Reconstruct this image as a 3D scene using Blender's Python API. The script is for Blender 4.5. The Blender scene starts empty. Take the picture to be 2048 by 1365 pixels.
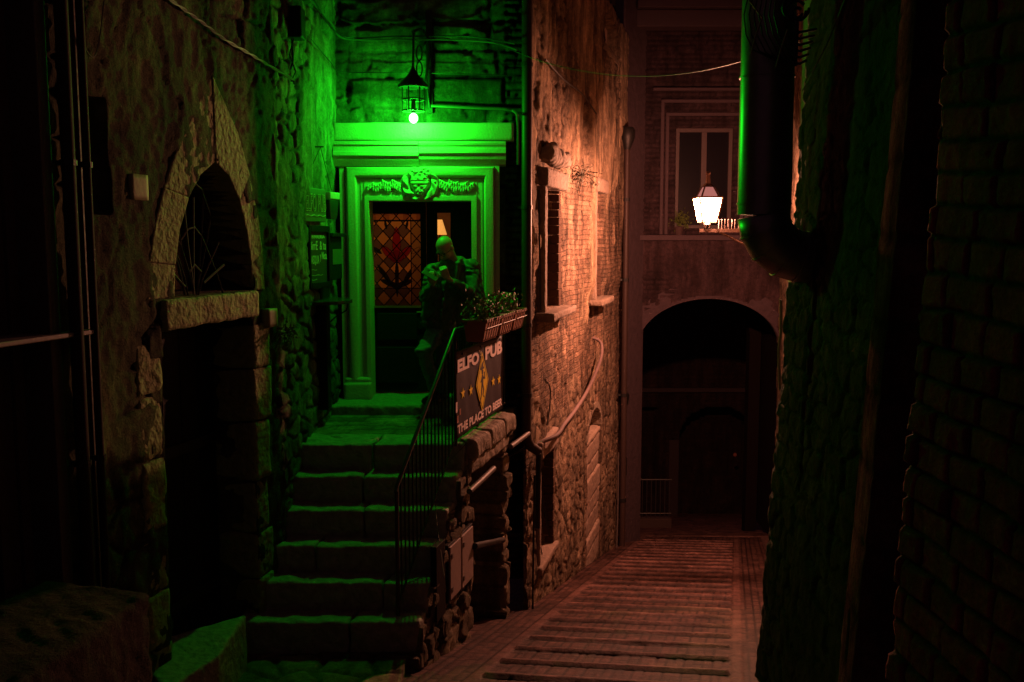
import bpy, bmesh, math, random
import numpy as np
from mathutils import Vector, Matrix
C = bpy.context
S = C.scene
COL = S.collection
random.seed(7)

# ------------------------------------------------------------------ camera, world, exposure
FP = 1900.0
PITCH = math.atan((682.5 - 480) / FP)
cam = bpy.data.objects.new('camera', bpy.data.cameras.new('camera'))
COL.objects.link(cam)
cam.data.sensor_width = 36.0
cam.data.lens = FP / 2048 * 36
cam.data.clip_start = 0.05
cam.data.clip_end = 300
cam.location = (0, 0, 0)
cam.rotation_euler = (math.pi / 2 - PITCH, 0, 0)
S.camera = cam
w = bpy.data.worlds.new('World'); S.world = w; w.use_nodes = True
bg = w.node_tree.nodes['Background']
sky = w.node_tree.nodes.new('ShaderNodeTexSky')
sky.sky_type = 'NISHITA'; sky.sun_disc = False
sky.sun_elevation = math.radians(-9); sky.sun_rotation = math.radians(200)
mixn = w.node_tree.nodes.new('ShaderNodeMix'); mixn.data_type = 'RGBA'; mixn.blend_type = 'ADD'
mixn.inputs[0].default_value = 1.0
w.node_tree.links.new(sky.outputs[0], mixn.inputs[6])
mixn.inputs[7].default_value = (0.18, 0.062, 0.09, 1)      # glow of the town on the night sky
w.node_tree.links.new(mixn.outputs[2], bg.inputs[0])
bg.inputs[1].default_value = 0.12
S.view_settings.view_transform = 'Standard'
S.view_settings.look = 'None'
S.view_settings.exposure = 0
S.view_settings.gamma = 1
S.view_settings.use_curve_mapping = False
try:
    S.cycles.use_denoising = True
    S.cycles.max_bounces = 6
    S.cycles.diffuse_bounces = 4
    S.cycles.sample_clamp_indirect = 3
except Exception:
    pass
GREEN_STRENGTH = 88.0
LANTERN_STRENGTH = 1280.0

# ------------------------------------------------------------------ projection helpers
cp, sp = math.cos(PITCH), math.sin(PITCH)
def ray(px, py):
    x = (px - 1024) / FP; y = (682.5 - py) / FP
    d = Vector((x, cp + y * sp, -sp + y * cp))
    return d / d.y
def at(px, py, Y):
    return ray(px, py) * Y
def onz(px, py, z):
    r = ray(px, py); return r * (z / r.z)
class Plane:
    """vertical wall plane through A and B (xy), normal towards the street, optional batter"""
    def __init__(s, A, B, k=0.0):
        s.A = Vector((A[0], A[1], 0)); B = Vector((B[0], B[1], 0))
        s.L = (B - s.A).length; s.t = (B - s.A).normalized()
        s.n = Vector((s.t.y, -s.t.x, 0)); s.k = k
    def uv(s, px, py):
        r = ray(px, py)
        n2 = s.n + Vector((0, 0, s.k))
        P = r * (s.A.dot(n2) / r.dot(n2))
        return ((P - s.A).dot(s.t), P.z)
    def p(s, u, z, off=0.0):
        return s.A + s.t * u + Vector((0, 0, z)) + s.n * (off - s.k * z)
L0 = Plane((-2.95, 2.9), (-1.85, 7.4))
L1 = Plane((-1.85, 7.4), (-1.80, 9.85))
FA = Plane((-1.85, 9.8), (0.16, 9.8))
SS = Plane((-0.70, 6.72), (-0.035, 9.2))
WW = Plane((0.146, 9.6), (2.03, 17.45))
QQ = Plane((-0.490, 7.70), (-0.113, 9.22))
EE = Plane((1.8, 18.0), (5.9, 18.0))
RR = Plane((1.88, 6.6), (1.775, 4.6), .05)
RS = Plane((1.775, 4.6), (1.63, 4.05), .05)
NN = Plane((1.47, 3.35), (1.62, 2.2), .05)
R2 = Plane((5.12, 18.1), (2.45, 7.2))
II = Plane((1.0, 26.0), (7.0, 26.0))
def gz(y): return -1.6 - .235 * y

# ------------------------------------------------------------------ noise
def _h(ix, iy, s):
    n = (ix.astype(np.int64) * 374761393 + iy.astype(np.int64) * 668265263 + s * 974634777) & 0xffffffff
    n = ((n ^ (n >> 13)) * 1274126177) & 0xffffffff
    n = n ^ (n >> 16)
    return (n & 0xffffff) / float(0x1000000)
def vn(x, y, s=0):
    x = np.asarray(x, float); y = np.asarray(y, float)
    ix = np.floor(x); iy = np.floor(y); fx = x - ix; fy = y - iy
    fx = fx * fx * (3 - 2 * fx); fy = fy * fy * (3 - 2 * fy)
    a = _h(ix, iy, s); b = _h(ix + 1, iy, s); c = _h(ix, iy + 1, s); d = _h(ix + 1, iy + 1, s)
    return (a * (1 - fx) + b * fx) * (1 - fy) + (c * (1 - fx) + d * fx) * fy
def fbm(x, y, s=0, o=4):
    r = 0; a = .5; t = 0
    for i in range(o):
        r = r + a * vn(x * 2 ** i, y * 2 ** i, s + i * 17); t += a; a *= .5
    return r / t
def wor(x, y, s=0, j=.9):
    ix = np.floor(x); iy = np.floor(y)
    F1 = np.full(x.shape, 9.); F2 = F1.copy(); cr = np.zeros(x.shape)
    for dx in (-1, 0, 1):
        for dy in (-1, 0, 1):
            cx = ix + dx; cy = iy + dy
            qx = cx + .5 + j * (_h(cx, cy, s) - .5); qy = cy + .5 + j * (_h(cx, cy, s + 5) - .5)
            d = np.hypot(qx - x, qy - y); r = _h(cx, cy, s + 9)
            m = d < F1
            F2 = np.where(m, F1, np.minimum(F2, d)); cr = np.where(m, r, cr); F1 = np.where(m, d, F1)
    return F1, F2, cr
def ss(x, a, b):
    t = np.clip((x - a) / (b - a), 0, 1); return t * t * (3 - 2 * t)
def rubble(U, V, L=.26, H=.16, s=0, j=.75, wp=.05):
    u = U + wp * (fbm(U * 4, V * 4, s + 31) - .5) * 2; v = V + wp * (fbm(U * 4, V * 4, s + 41) - .5) * 2
    F1, F2, c = wor(u / L, v / H, s, j)
    e = ss(F2 - F1, .02, .20)
    return e, c
def courses(U, V, L=.3, H=.12, s=0, g=.012, wp=.012):
    v = V + wp * (fbm(U * 2.5, V * 2.5, s + 3) - .5) * 2
    u = U + wp * (fbm(U * 3, V * 3, s + 8) - .5) * 2
    r = np.floor(v / H); o = _h(r, r * 0, s) * 5
    l = L * (.7 + .6 * _h(r, r * 0 + 3, s))
    x = u / l + o; cx = np.floor(x)
    dx = np.minimum(x - cx, 1 - (x - cx)) * l; dy = np.minimum(v / H - r, 1 - (v / H - r)) * H
    e = ss(np.minimum(dx, dy), g * .3, g * 1.3)
    return e, _h(cx, r, s + 2)

# ------------------------------------------------------------------ materials
MATS = {}
def nt(name):
    m = bpy.data.materials.new(name); m.use_nodes = True
    return m, m.node_tree.nodes, m.node_tree.links
def plain(name, col, rough=.6, metal=0, bump=0.0, scale=30, var=.25, spec=.5):
    if name in MATS: return MATS[name]
    m, N, K = nt(name); b = N['Principled BSDF']
    b.inputs['Roughness'].default_value = rough; b.inputs['Metallic'].default_value = metal
    b.inputs['Specular IOR Level'].default_value = spec
    tc = N.new('ShaderNodeTexCoord'); no = N.new('ShaderNodeTexNoise'); no.inputs['Scale'].default_value = scale
    no.inputs['Detail'].default_value = 5
    K.new(tc.outputs['Object'], no.inputs['Vector'])
    mx = N.new('ShaderNodeMix'); mx.data_type = 'RGBA'
    mx.inputs[6].default_value = tuple(c * (1 - var) for c in col) + (1,)
    mx.inputs[7].default_value = tuple(min(1, c * (1 + var)) for c in col) + (1,)
    K.new(no.outputs[0], mx.inputs[0]); K.new(mx.outputs[2], b.inputs['Base Color'])
    if bump:
        bp = N.new('ShaderNodeBump'); bp.inputs['Strength'].default_value = 1; bp.inputs['Distance'].default_value = bump
        K.new(no.outputs[0], bp.inputs['Height']); K.new(bp.outputs[0], b.inputs['Normal'])
    MATS[name] = m; return m
def emit(name, col, st):
    m, N, K = nt(name); b = N['Principled BSDF']
    b.inputs['Base Color'].default_value = (0, 0, 0, 1)
    b.inputs['Emission Color'].default_value = col + (1,); b.inputs['Emission Strength'].default_value = st
    return m
def masonry(name, c1, c2, mortar=(.12, .1, .08), plaster=(.42, .36, .28), brick=(.30, .15, .10), bump=.012, dirt=.65, rough=.9, bs=(3.7, .27, .065), streak=.55, spec=.22):
    """stone + mortar + brick + plaster; the masks are the wall's own relief attributes"""
    m, N, K = nt(name); b = N['Principled BSDF']; b.inputs['Roughness'].default_value = rough
    b.inputs['Specular IOR Level'].default_value = spec
    def at_(n):
        a = N.new('ShaderNodeAttribute'); a.attribute_name = n; return a.outputs['Fac']
    def mixc(f, A, B, mode='MIX'):
        x = N.new('ShaderNodeMix'); x.data_type = 'RGBA'; x.blend_type = mode
        for i, v in ((0, f), (6, A), (7, B)):
            if isinstance(v, (tuple, float, int)): x.inputs[i].default_value = (v + (1,)) if isinstance(v, tuple) else v
            else: K.new(v, x.inputs[i])
        return x.outputs[2]
    tc = N.new('ShaderNodeTexCoord').outputs['Object']
    def noise(sc, det=6, ro=.6):
        n = N.new('ShaderNodeTexNoise'); n.inputs['Scale'].default_value = sc; n.inputs['Detail'].default_value = det
        n.inputs['Roughness'].default_value = ro; K.new(tc, n.inputs['Vector']); return n.outputs[0]
    def ramp(v, a, bb, x0=0., x1=1.):
        r = N.new('ShaderNodeMapRange'); r.inputs[1].default_value = a; r.inputs[2].default_value = bb
        r.inputs[3].default_value = x0; r.inputs[4].default_value = x1; r.clamp = True; K.new(v, r.inputs[0]); return r.outputs[0]
    n1 = noise(2.2); n2 = noise(14, 8, .7); n3 = noise(60, 6, .75)
    base = mixc(at_('cell'), c1, c2)
    base = mixc(at_('edge'), mortar, base)
    uvn = N.new('ShaderNodeUVMap').outputs[0]
    bt = N.new('ShaderNodeTexBrick'); K.new(uvn, bt.inputs['Vector']); bt.inputs['Scale'].default_value = 1
    bt.inputs['Brick Width'].default_value = bs[1]; bt.inputs['Row Height'].default_value = bs[2]
    bt.inputs['Mortar Size'].default_value = .008; bt.inputs['Mortar Smooth'].default_value = .6
    bt.inputs['Color1'].default_value = brick + (1,); bt.inputs['Color2'].default_value = tuple(c * .55 for c in brick) + (1,)
    bt.inputs['Mortar'].default_value = mortar + (1,)
    brm = at_('br'); plm = at_('pl')
    base = mixc(brm, base, bt.outputs['Color'])
    base = mixc(plm, base, plaster)
    base = mixc(1.0, base, mixc(ramp(n1, .35, .65), (dirt,) * 3, (1.12, 1.1, 1.05)), 'MULTIPLY')
    mp = N.new('ShaderNodeMapping'); mp.inputs['Scale'].default_value = (5, 5, .9); K.new(tc, mp.inputs[0])
    n4 = N.new('ShaderNodeTexNoise'); n4.inputs['Scale'].default_value = 1; n4.inputs['Detail'].default_value = 7; n4.inputs['Roughness'].default_value = .65; K.new(mp.outputs[0], n4.inputs['Vector'])
    base = mixc(1.0, base, mixc(ramp(n4.outputs[0], .38, .60), (streak, streak * .93, streak * .88), (1.15, 1.12, 1.08)), 'MULTIPLY')
    base = mixc(1.0, base, mixc(ramp(n2, .3, .7), (.55, .55, .56), (1.3, 1.28, 1.25)), 'MULTIPLY')
    base = mixc(1.0, base, mixc(ramp(n3, .35, .65), (.7, .7, .7), (1.2, 1.2, 1.2)), 'MULTIPLY')
    K.new(base, b.inputs['Base Color'])
    ma = N.new('ShaderNodeMath'); ma.operation = 'MULTIPLY_ADD'; K.new(n2, ma.inputs[0]); ma.inputs[1].default_value = 1.6; K.new(n3, ma.inputs[2])
    mb = N.new('ShaderNodeMath'); mb.operation = 'MULTIPLY'; K.new(bt.outputs['Fac'], mb.inputs[0]); K.new(brm, mb.inputs[1])
    mc = N.new('ShaderNodeMath'); mc.operation = 'MULTIPLY_ADD'; K.new(mb.outputs[0], mc.inputs[0]); mc.inputs[1].default_value = -1.3; K.new(ma.outputs[0], mc.inputs[2])
    bp = N.new('ShaderNodeBump'); bp.inputs['Distance'].default_value = bump; bp.inputs['Strength'].default_value = 1
    K.new(mc.outputs[0], bp.inputs['Height']); K.new(bp.outputs[0], b.inputs['Normal'])
    return m
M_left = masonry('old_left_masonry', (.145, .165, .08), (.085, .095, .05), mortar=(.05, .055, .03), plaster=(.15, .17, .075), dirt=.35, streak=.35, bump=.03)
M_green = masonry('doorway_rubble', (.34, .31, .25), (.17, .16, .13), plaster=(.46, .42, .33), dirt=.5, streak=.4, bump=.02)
M_fac = masonry('dark_facade_stone', (.15, .135, .10), (.06, .055, .045), mortar=(.03, .026, .022), plaster=(.27, .24, .19), dirt=.35, bump=.03)
M_pub = masonry('pub_masonry', (.42, .32, .23), (.24, .17, .12), mortar=(.24,.175,.125), plaster=(.50, .37, .25), brick=(.38, .25, .18), bump=.02, dirt=.5, streak=.34)
M_stair = masonry('stair_masonry', (.32, .26, .19), (.17, .14, .10), brick=(.3, .2, .15))
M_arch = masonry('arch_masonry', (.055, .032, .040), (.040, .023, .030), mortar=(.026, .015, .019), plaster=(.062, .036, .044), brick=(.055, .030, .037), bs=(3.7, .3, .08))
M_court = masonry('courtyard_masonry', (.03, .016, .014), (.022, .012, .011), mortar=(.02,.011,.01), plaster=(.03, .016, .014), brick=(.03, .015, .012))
M_right = masonry('right_masonry', (.10, .048, .042), (.06, .029, .026), mortar=(.03,.017,.015), plaster=(.09, .044, .038), bump=.03, dirt=.4)
M_near = masonry('near_block_masonry', (.36, .075, .10), (.21, .045, .06), mortar=(.045, .018, .02), bump=.01)
M_street = masonry('street_paving', (.15, .078, .070), (.09, .046, .042), mortar=(.018, .010, .010), plaster=(.27, .145, .135), bump=.006, rough=.6)
M_step = plain('worn_step_stone', (.27, .25, .21), .7, bump=.03, scale=16, var=.6)
M_trim = plain('carved_sandstone', (.50, .45, .35), .8, bump=.006, scale=60, var=.25)
M_block = plain('weathered_stone', (.24, .185, .135), .85, bump=.03, scale=14, var=.5)
M_surr = plain('yellow_sandstone', (.20, .215, .08), .85, bump=.03, scale=22, var=.6)
M_dark = plain('dark_wood', (.013, .010, .009), .6, bump=.004, scale=40, spec=.12)
M_iron = plain('black_iron', (.03, .028, .027), .5, .6, bump=.002, scale=90)
M_rail = plain('painted_iron', (.045, .04, .037), .35, .3, bump=.001, scale=120)
M_pipe = plain('shaded_brown_downpipe', (.05, .03, .026), .5, .1, bump=.001, scale=25, spec=.25)  # dark brown, with the shade on the door-side pipe put into it
M_grey = plain('grey_conduit', (.12, .095, .085), .55, .1, bump=.001, scale=40)
M_duct = plain('galvanised_duct', (.20, .20, .19), .36, .8, bump=.001, scale=12, var=.3)
M_cable = plain('cable_sheath', (.08, .075, .06), .6)
M_panel = plain('meter_panel', (.34, .25, .23), .5, bump=.001)
M_glassd = plain('dark_window_glass', (.008, .007, .010), .25, spec=.15)
M_wfr = plain('window_frame_wood', (.06, .035, .035), .6)
M_terra = plain('terracotta_plastic', (.34, .13, .08), .55, bump=.001)
M_soil = plain('potting_soil', (.04, .03, .02), .95, bump=.01)

# ------------------------------------------------------------------ object helpers
def tag(o, label=None, cat=None, group=None, kind=None):
    if label: o['label'] = label
    if cat: o['category'] = cat
    if group: o['group'] = group
    if kind: o['kind'] = kind
    return o
def thing(name, label, cat, loc, group=None):
    o = bpy.data.objects.new(name, None); COL.objects.link(o); o.location = loc
    o.empty_display_size = .1
    return tag(o, label, cat, group)
def wloc(o):
    return Vector(o.location)      # every parent's location is already a world position
def link(name, me, mat, parent=None, label=None):
    o = bpy.data.objects.new(name, me); COL.objects.link(o)
    if mat is not None and len(me.materials) == 0: me.materials.append(mat)
    if parent is not None:
        o.parent = parent; o.matrix_parent_inverse = Matrix.Translation(-wloc(parent))
    if label: o['label'] = label
    return o
def mesh_arrays(name, V, F, smooth=True, uv=None, attrs=None):
    """V (n,3); F list of face index tuples or an (m,4) array"""
    me = bpy.data.meshes.new(name)
    if isinstance(F, np.ndarray):
        nf, k = F.shape
        me.vertices.add(len(V)); me.vertices.foreach_set('co', np.asarray(V, np.float32).ravel())
        me.loops.add(nf * k); me.loops.foreach_set('vertex_index', F.astype(np.int32).ravel())
        me.polygons.add(nf); me.polygons.foreach_set('loop_start', np.arange(0, nf * k, k, dtype=np.int32))
        me.polygons.foreach_set('loop_total', np.full(nf, k, np.int32))
        me.update(calc_edges=True); me.validate()
    else:
        me.from_pydata([tuple(v) for v in V], [], F); me.update()
    me.polygons.foreach_set('use_smooth', np.full(len(me.polygons), smooth))
    vi = None
    if uv is not None:
        l = me.uv_layers.new(name='UVMap'); vi = np.zeros(len(me.loops), np.int32); me.loops.foreach_get('vertex_index', vi)
        l.data.foreach_set('uv', np.asarray(uv, np.float32)[vi].ravel())
    for k_, a in (attrs or {}).items():
        at_ = me.attributes.new(k_, 'FLOAT', 'POINT'); at_.data.foreach_set('value', np.asarray(a, np.float32).ravel())
    return me
def relief(name, base, normal, u0, u1, v0, v1, res, hf, mat, parent=None, thick=.3, hole=None, vmap=None):
    """a wall / ground body whose face is real relief. base(U,V)->(n,3); hf(U,V)->dict(h=, edge=, cell=, pl=, br=)"""
    nu = max(2, int(round((u1 - u0) / res)) + 1); nv = max(2, int(round((v1 - v0) / res)) + 1)
    U, V = np.meshgrid(np.linspace(u0, u1, nu), np.linspace(v0, v1, nv))
    if vmap is not None: V = vmap(U, V)
    d = hf(U, V); z = np.zeros_like(U)
    P = base(U, V) + normal[None, None, :] * d['h'][..., None]
    idx = np.arange(nu * nv).reshape(nv, nu)
    F = np.stack([idx[:-1, :-1], idx[:-1, 1:], idx[1:, 1:], idx[1:, :-1]], -1).reshape(-1, 4)
    if hole is not None:
        cu = (U[:-1, :-1] + U[1:, 1:]) / 2; cv = (V[:-1, :-1] + V[1:, 1:]) / 2
        F = F[~hole(cu, cv).ravel()]
    ring = np.concatenate([idx[0, :], idx[1:, -1], idx[-1, :-1][::-1], idx[1:-1, 0][::-1]])
    Vt = P.reshape(-1, 3); B = base(U, V).reshape(-1, 3)[ring] - normal[None, :] * thick
    b0 = len(Vt); m = len(ring); nx = np.roll(np.arange(m), -1)
    sk = np.stack([ring, b0 + np.arange(m), b0 + nx, ring[nx]], -1)
    F = np.concatenate([F, sk]); Vt = np.concatenate([Vt, B])
    def ext(a):
        a = np.asarray(a, float).ravel(); return np.concatenate([a, a[ring]])
    at_ = {k: ext(d.get(k, z + df)) for k, df in (('edge', 1.), ('cell', .5), ('pl', 0.), ('br', 0.))}
    uv = np.stack([ext(U + .03 * (fbm(U * 2.3, V * 2.3, 61) - .5)), ext(V + .05 * (fbm(U * 1.6, V * 1.6, 62) - .5))], -1)
    me = mesh_arrays(name, Vt, F, True, uv, at_)
    return link(name, me, mat, parent)
def wall(name, pl, u0, u1, z0, z1, res, hf, mat, parent=None, **kw):
    A = np.array(pl.A); t = np.array(pl.t); n = np.array(pl.n)
    def base(U, V):
        return A + U[..., None] * t + V[..., None] * np.array((0, 0, 1.)) - (pl.k * V)[..., None] * n
    return relief(name, base, n, u0, u1, z0, z1, res, hf, mat, parent, **kw)
def inrect(U, V, r): return (U > r[0]) & (U < r[1]) & (V > r[2]) & (V < r[3])
def rect(pl, x0, y0, x1, y1):
    """pixel rectangle (centre lines) -> (u0,u1,z0,z1)"""
    xm, ym = (x0 + x1) / 2, (y0 + y1) / 2
    ua = pl.uv(x0, ym)[0]; ub = pl.uv(x1, ym)[0]
    zt = pl.uv(xm, y0)[1]; zb = pl.uv(xm, y1)[1]
    return (min(ua, ub), max(ua, ub), zb, zt)

def point_lamp(name, loc, r, col, watt, parent):
    l = bpy.data.lights.new(name, 'POINT'); l.color = col; l.energy = watt; l.shadow_soft_size = r
    o = bpy.data.objects.new(name, l); COL.objects.link(o); o.location = Vector(loc) - Vector(parent.location); o.parent = parent
    return o
def glow_glass(name, col, st):
    m = emit(name, col, st); t = m.node_tree
    a = t.nodes.new('ShaderNodeBsdfTransparent'); b = t.nodes.new('ShaderNodeAddShader')
    t.links.new(t.nodes['Principled BSDF'].outputs[0], b.inputs[0]); t.links.new(a.outputs[0], b.inputs[1]); t.links.new(b.outputs[0], t.nodes['Material Output'].inputs['Surface'])
    return m
class MB:
    def __init__(s): s.V = []; s.F = []
    def add(s, V, F):
        b = len(s.V); s.V += [tuple(v) for v in V]; s.F += [tuple(i + b for i in f) for f in F]; return s
    def hexa(s, c):   # c: 8 corners, bottom 4 then top 4
        return s.add(c, [(3, 2, 1, 0), (4, 5, 6, 7), (0, 1, 5, 4), (1, 2, 6, 5), (2, 3, 7, 6), (3, 0, 4, 7)])
    def box(s, x0, x1, y0, y1, z0, z1):
        return s.hexa([(x0, y0, z0), (x1, y0, z0), (x1, y1, z0), (x0, y1, z0), (x0, y0, z1), (x1, y0, z1), (x1, y1, z1), (x0, y1, z1)])
    def pbox(s, pl, u0, u1, z0, z1, o0, o1):
        q = [(u0, o0), (u1, o0), (u1, o1), (u0, o1)]
        return s.hexa([pl.p(u, z0, o) for u, o in q] + [pl.p(u, z1, o) for u, o in q])
    def prism(s, P0, P1):   # two matching loops
        n = len(P0); return s.add(list(P0) + list(P1), [tuple(range(n))[::-1], tuple(range(n, 2 * n))] + [(i, (i + 1) % n, n + (i + 1) % n, n + i) for i in range(n)])
    def pprism(s, pl, uvs, o0, o1):
        return s.prism([pl.p(u, z, o0) for u, z in uvs], [pl.p(u, z, o1) for u, z in uvs])
    def band(s, pl, inner, outer, o0, o1):   # open band between two polylines, extruded
        for i in range(len(inner) - 1):
            q = [inner[i], inner[i + 1], outer[i + 1], outer[i]]
            s.pprism(pl, q, o0, o1)
        return s
    def tube(s, pts, r, seg=8, cap=True, r1=None):
        pts = [Vector(p) for p in pts]; n = len(pts); up = None; rings = []
        for i, p in enumerate(pts):
            t = (pts[min(i + 1, n - 1)] - pts[max(i - 1, 0)]).normalized()
            if up is None:
                up = t.cross(Vector((0, 0, 1)));
                if up.length < .1: up = t.cross(Vector((1, 0, 0)))
                up.normalize()
            up = (up - t * up.dot(t)).normalized(); b = t.cross(up)
            rr = r if r1 is None else r + (r1 - r) * i / (n - 1)
            if isinstance(r, (list, tuple)): rr = r[i]
            rings.append([p + (up * math.cos(a) + b * math.sin(a)) * rr for a in [2 * math.pi * k / seg for k in range(seg)]])
        V = [v for R in rings for v in R]; F = []
        for i in range(n - 1):
            for k in range(seg):
                a = i * seg + k; c = i * seg + (k + 1) % seg; F.append((a, c, c + seg, a + seg))
        if cap: F += [tuple(range(seg))[::-1], tuple(range((n - 1) * seg, n * seg))]
        return s.add(V, F)
    def ball(s, c, r, seg=12, ri=8, sc=(1, 1, 1), M=None):
        V = []; F = []; c = Vector(c)
        for i in range(ri + 1):
            th = math.pi * i / ri
            for k in range(seg):
                a = 2 * math.pi * k / seg
                v = Vector((math.sin(th) * math.cos(a) * sc[0], math.sin(th) * math.sin(a) * sc[1], math.cos(th) * sc[2])) * r
                if M is not None: v = M @ v
                V.append(c + v)
        for i in range(ri):
            for k in range(seg):
                a = i * seg + k; b = i * seg + (k + 1) % seg; F.append((a, a + seg, b + seg, b))
        return s.add(V, F)
    def lathe(s, c, prof, seg=16):
        V = []; F = []; c = Vector(c); n = len(prof)
        for r, z in prof:
            for k in range(seg):
                a = 2 * math.pi * (k + .5) / seg; V.append(c + Vector((r * math.cos(a), r * math.sin(a), z)))
        for i in range(n - 1):
            for k in range(seg):
                a = i * seg + k; b = i * seg + (k + 1) % seg; F.append((a, b, b + seg, a + seg))
        F += [tuple(range(seg))[::-1], tuple(range((n - 1) * seg, n * seg))]
        return s.add(V, F)
    def go(s, name, mat, parent=None, label=None, smooth=False, bevel=0, weld=True):
        me = bpy.data.meshes.new(name); me.from_pydata(s.V, [], s.F)
        bm = bmesh.new(); bm.from_mesh(me)
        if weld: bmesh.ops.remove_doubles(bm, verts=bm.verts, dist=1e-5)
        bmesh.ops.recalc_face_normals(bm, faces=bm.faces)
        if bevel:
            bmesh.ops.bevel(bm, geom=[e for e in bm.edges if len(e.link_faces) == 2 and e.calc_face_angle(0) > .5], offset=bevel, segments=2, affect='EDGES', profile=.5)
        bm.to_mesh(me); bm.free()
        if smooth:
            me.polygons.foreach_set('use_smooth', np.full(len(me.polygons), True))
            try: me.set_sharp_from_angle(angle=math.radians(45))
            except Exception: pass
        return link(name, me, mat, parent, label)

def rough(name, c8, mat, parent=None, res=.04, rnd=.025, amp=.012, fr=6, seed=0, label=None):
    """worn stone block: 8 corners (bottom loop, top loop), rounded edges, noise-worn faces"""
    c = [np.array(v, float) for v in c8]
    lx = (np.linalg.norm(c[1] - c[0]) + np.linalg.norm(c[2] - c[3])) / 2
    ly = (np.linalg.norm(c[3] - c[0]) + np.linalg.norm(c[2] - c[1])) / 2
    lz = (np.linalg.norm(c[4] - c[0]) + np.linalg.norm(c[6] - c[2])) / 2
    Ls = np.array((lx, ly, lz)); n = [max(2, int(round(l / res)) + 1) for l in Ls]
    Vs = []; Fs = []; off = 0
    for ax in range(3):
        a, b = [(1, 2), (2, 0), (0, 1)][ax]
        for side in (0., 1.):
            A, B = np.meshgrid(np.linspace(0, 1, n[a]), np.linspace(0, 1, n[b]), indexing='ij')
            T = np.zeros(A.shape + (3,)); T[..., a] = A; T[..., b] = B; T[..., ax] = side
            id_ = off + np.arange(A.size).reshape(A.shape)
            q = np.stack([id_[:-1, :-1], id_[1:, :-1], id_[1:, 1:], id_[:-1, 1:]], -1).reshape(-1, 4)
            if side == 0: q = q[:, ::-1]
            Vs.append(T.reshape(-1, 3)); Fs.append(q); off += A.size
    T = np.concatenate(Vs); F = np.concatenate(Fs)
    r = min(rnd, lx * .45, ly * .45, lz * .45)
    p = T * Ls; q = np.clip(p, r, Ls - r); d = p - q; dl = np.linalg.norm(d, axis=1, keepdims=True)
    p = q + d / np.maximum(dl, 1e-9) * r
    nrm = d / np.maximum(dl, 1e-9)
    T = p / Ls; x, y, z = T[:, 0:1], T[:, 1:2], T[:, 2:3]
    P = (1 - z) * ((1 - y) * ((1 - x) * c[0] + x * c[1]) + y * ((1 - x) * c[3] + x * c[2])) + z * ((1 - y) * ((1 - x) * c[4] + x * c[5]) + y * ((1 - x) * c[7] + x * c[6]))
    nw = nrm[:, 0:1] * (c[1] - c[0]) / lx + nrm[:, 1:2] * (c[3] - c[0]) / ly + nrm[:, 2:3] * (c[4] - c[0]) / lz
    g = fbm(P[:, 0] * fr + P[:, 1] * fr * .8, P[:, 2] * fr + P[:, 1] * fr * .6, seed, 4) + .6 * fbm(P[:, 0] * fr * .5, P[:, 1] * fr * .5, seed + 50, 3) - .8
    P = P + nw * (g * amp * 2)[:, None]
    me = mesh_arrays(name, P, F)
    bm = bmesh.new(); bm.from_mesh(me); bmesh.ops.remove_doubles(bm, verts=bm.verts, dist=1e-4); bm.to_mesh(me); bm.free()
    me.polygons.foreach_set('use_smooth', np.full(len(me.polygons), True))
    return link(name, me, mat, parent, label)
def prough(name, pl, u0, u1, z0, z1, o0, o1, mat, parent=None, **kw):
    q = [(u0, o1), (u1, o1), (u1, o0), (u0, o0)]
    return rough(name, [pl.p(u, z0, o) for u, o in q] + [pl.p(u, z1, o) for u, o in q], mat, parent, **kw)
def text_on(pl, s, u0, u1, z0, z1, off, th, mat, parent, name='lettering', bold=0.0, label=None, outline=0):
    cu = bpy.data.curves.new('lettering', 'FONT'); cu.body = s; cu.size = 1; cu.extrude = .5; cu.offset = bold
    cu.resolution_u = 3
    o = bpy.data.objects.new('tmp', cu); COL.objects.link(o)
    if outline: cu.fill_mode = 'NONE'; cu.extrude = 0; cu.bevel_depth = outline; cu.bevel_resolution = 1
    me = bpy.data.meshes.new_from_object(o.evaluated_get(C.evaluated_depsgraph_get()))
    bpy.data.objects.remove(o)
    n = len(me.vertices); co = np.zeros(n * 3); me.vertices.foreach_get('co', co); co = co.reshape(-1, 3)
    lo = co.min(0); hi = co.max(0); r = (co - lo) / np.maximum(hi - lo, 1e-6)
    out = [pl.p(u0 + (u1 - u0) * a[0], z0 + (z1 - z0) * a[1], off + th * a[2]) for a in r]
    me.vertices.foreach_set('co', np.array(out, np.float32).ravel()); me.update()
    me.materials.clear()
    return link(name, me, mat, parent, label)

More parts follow.
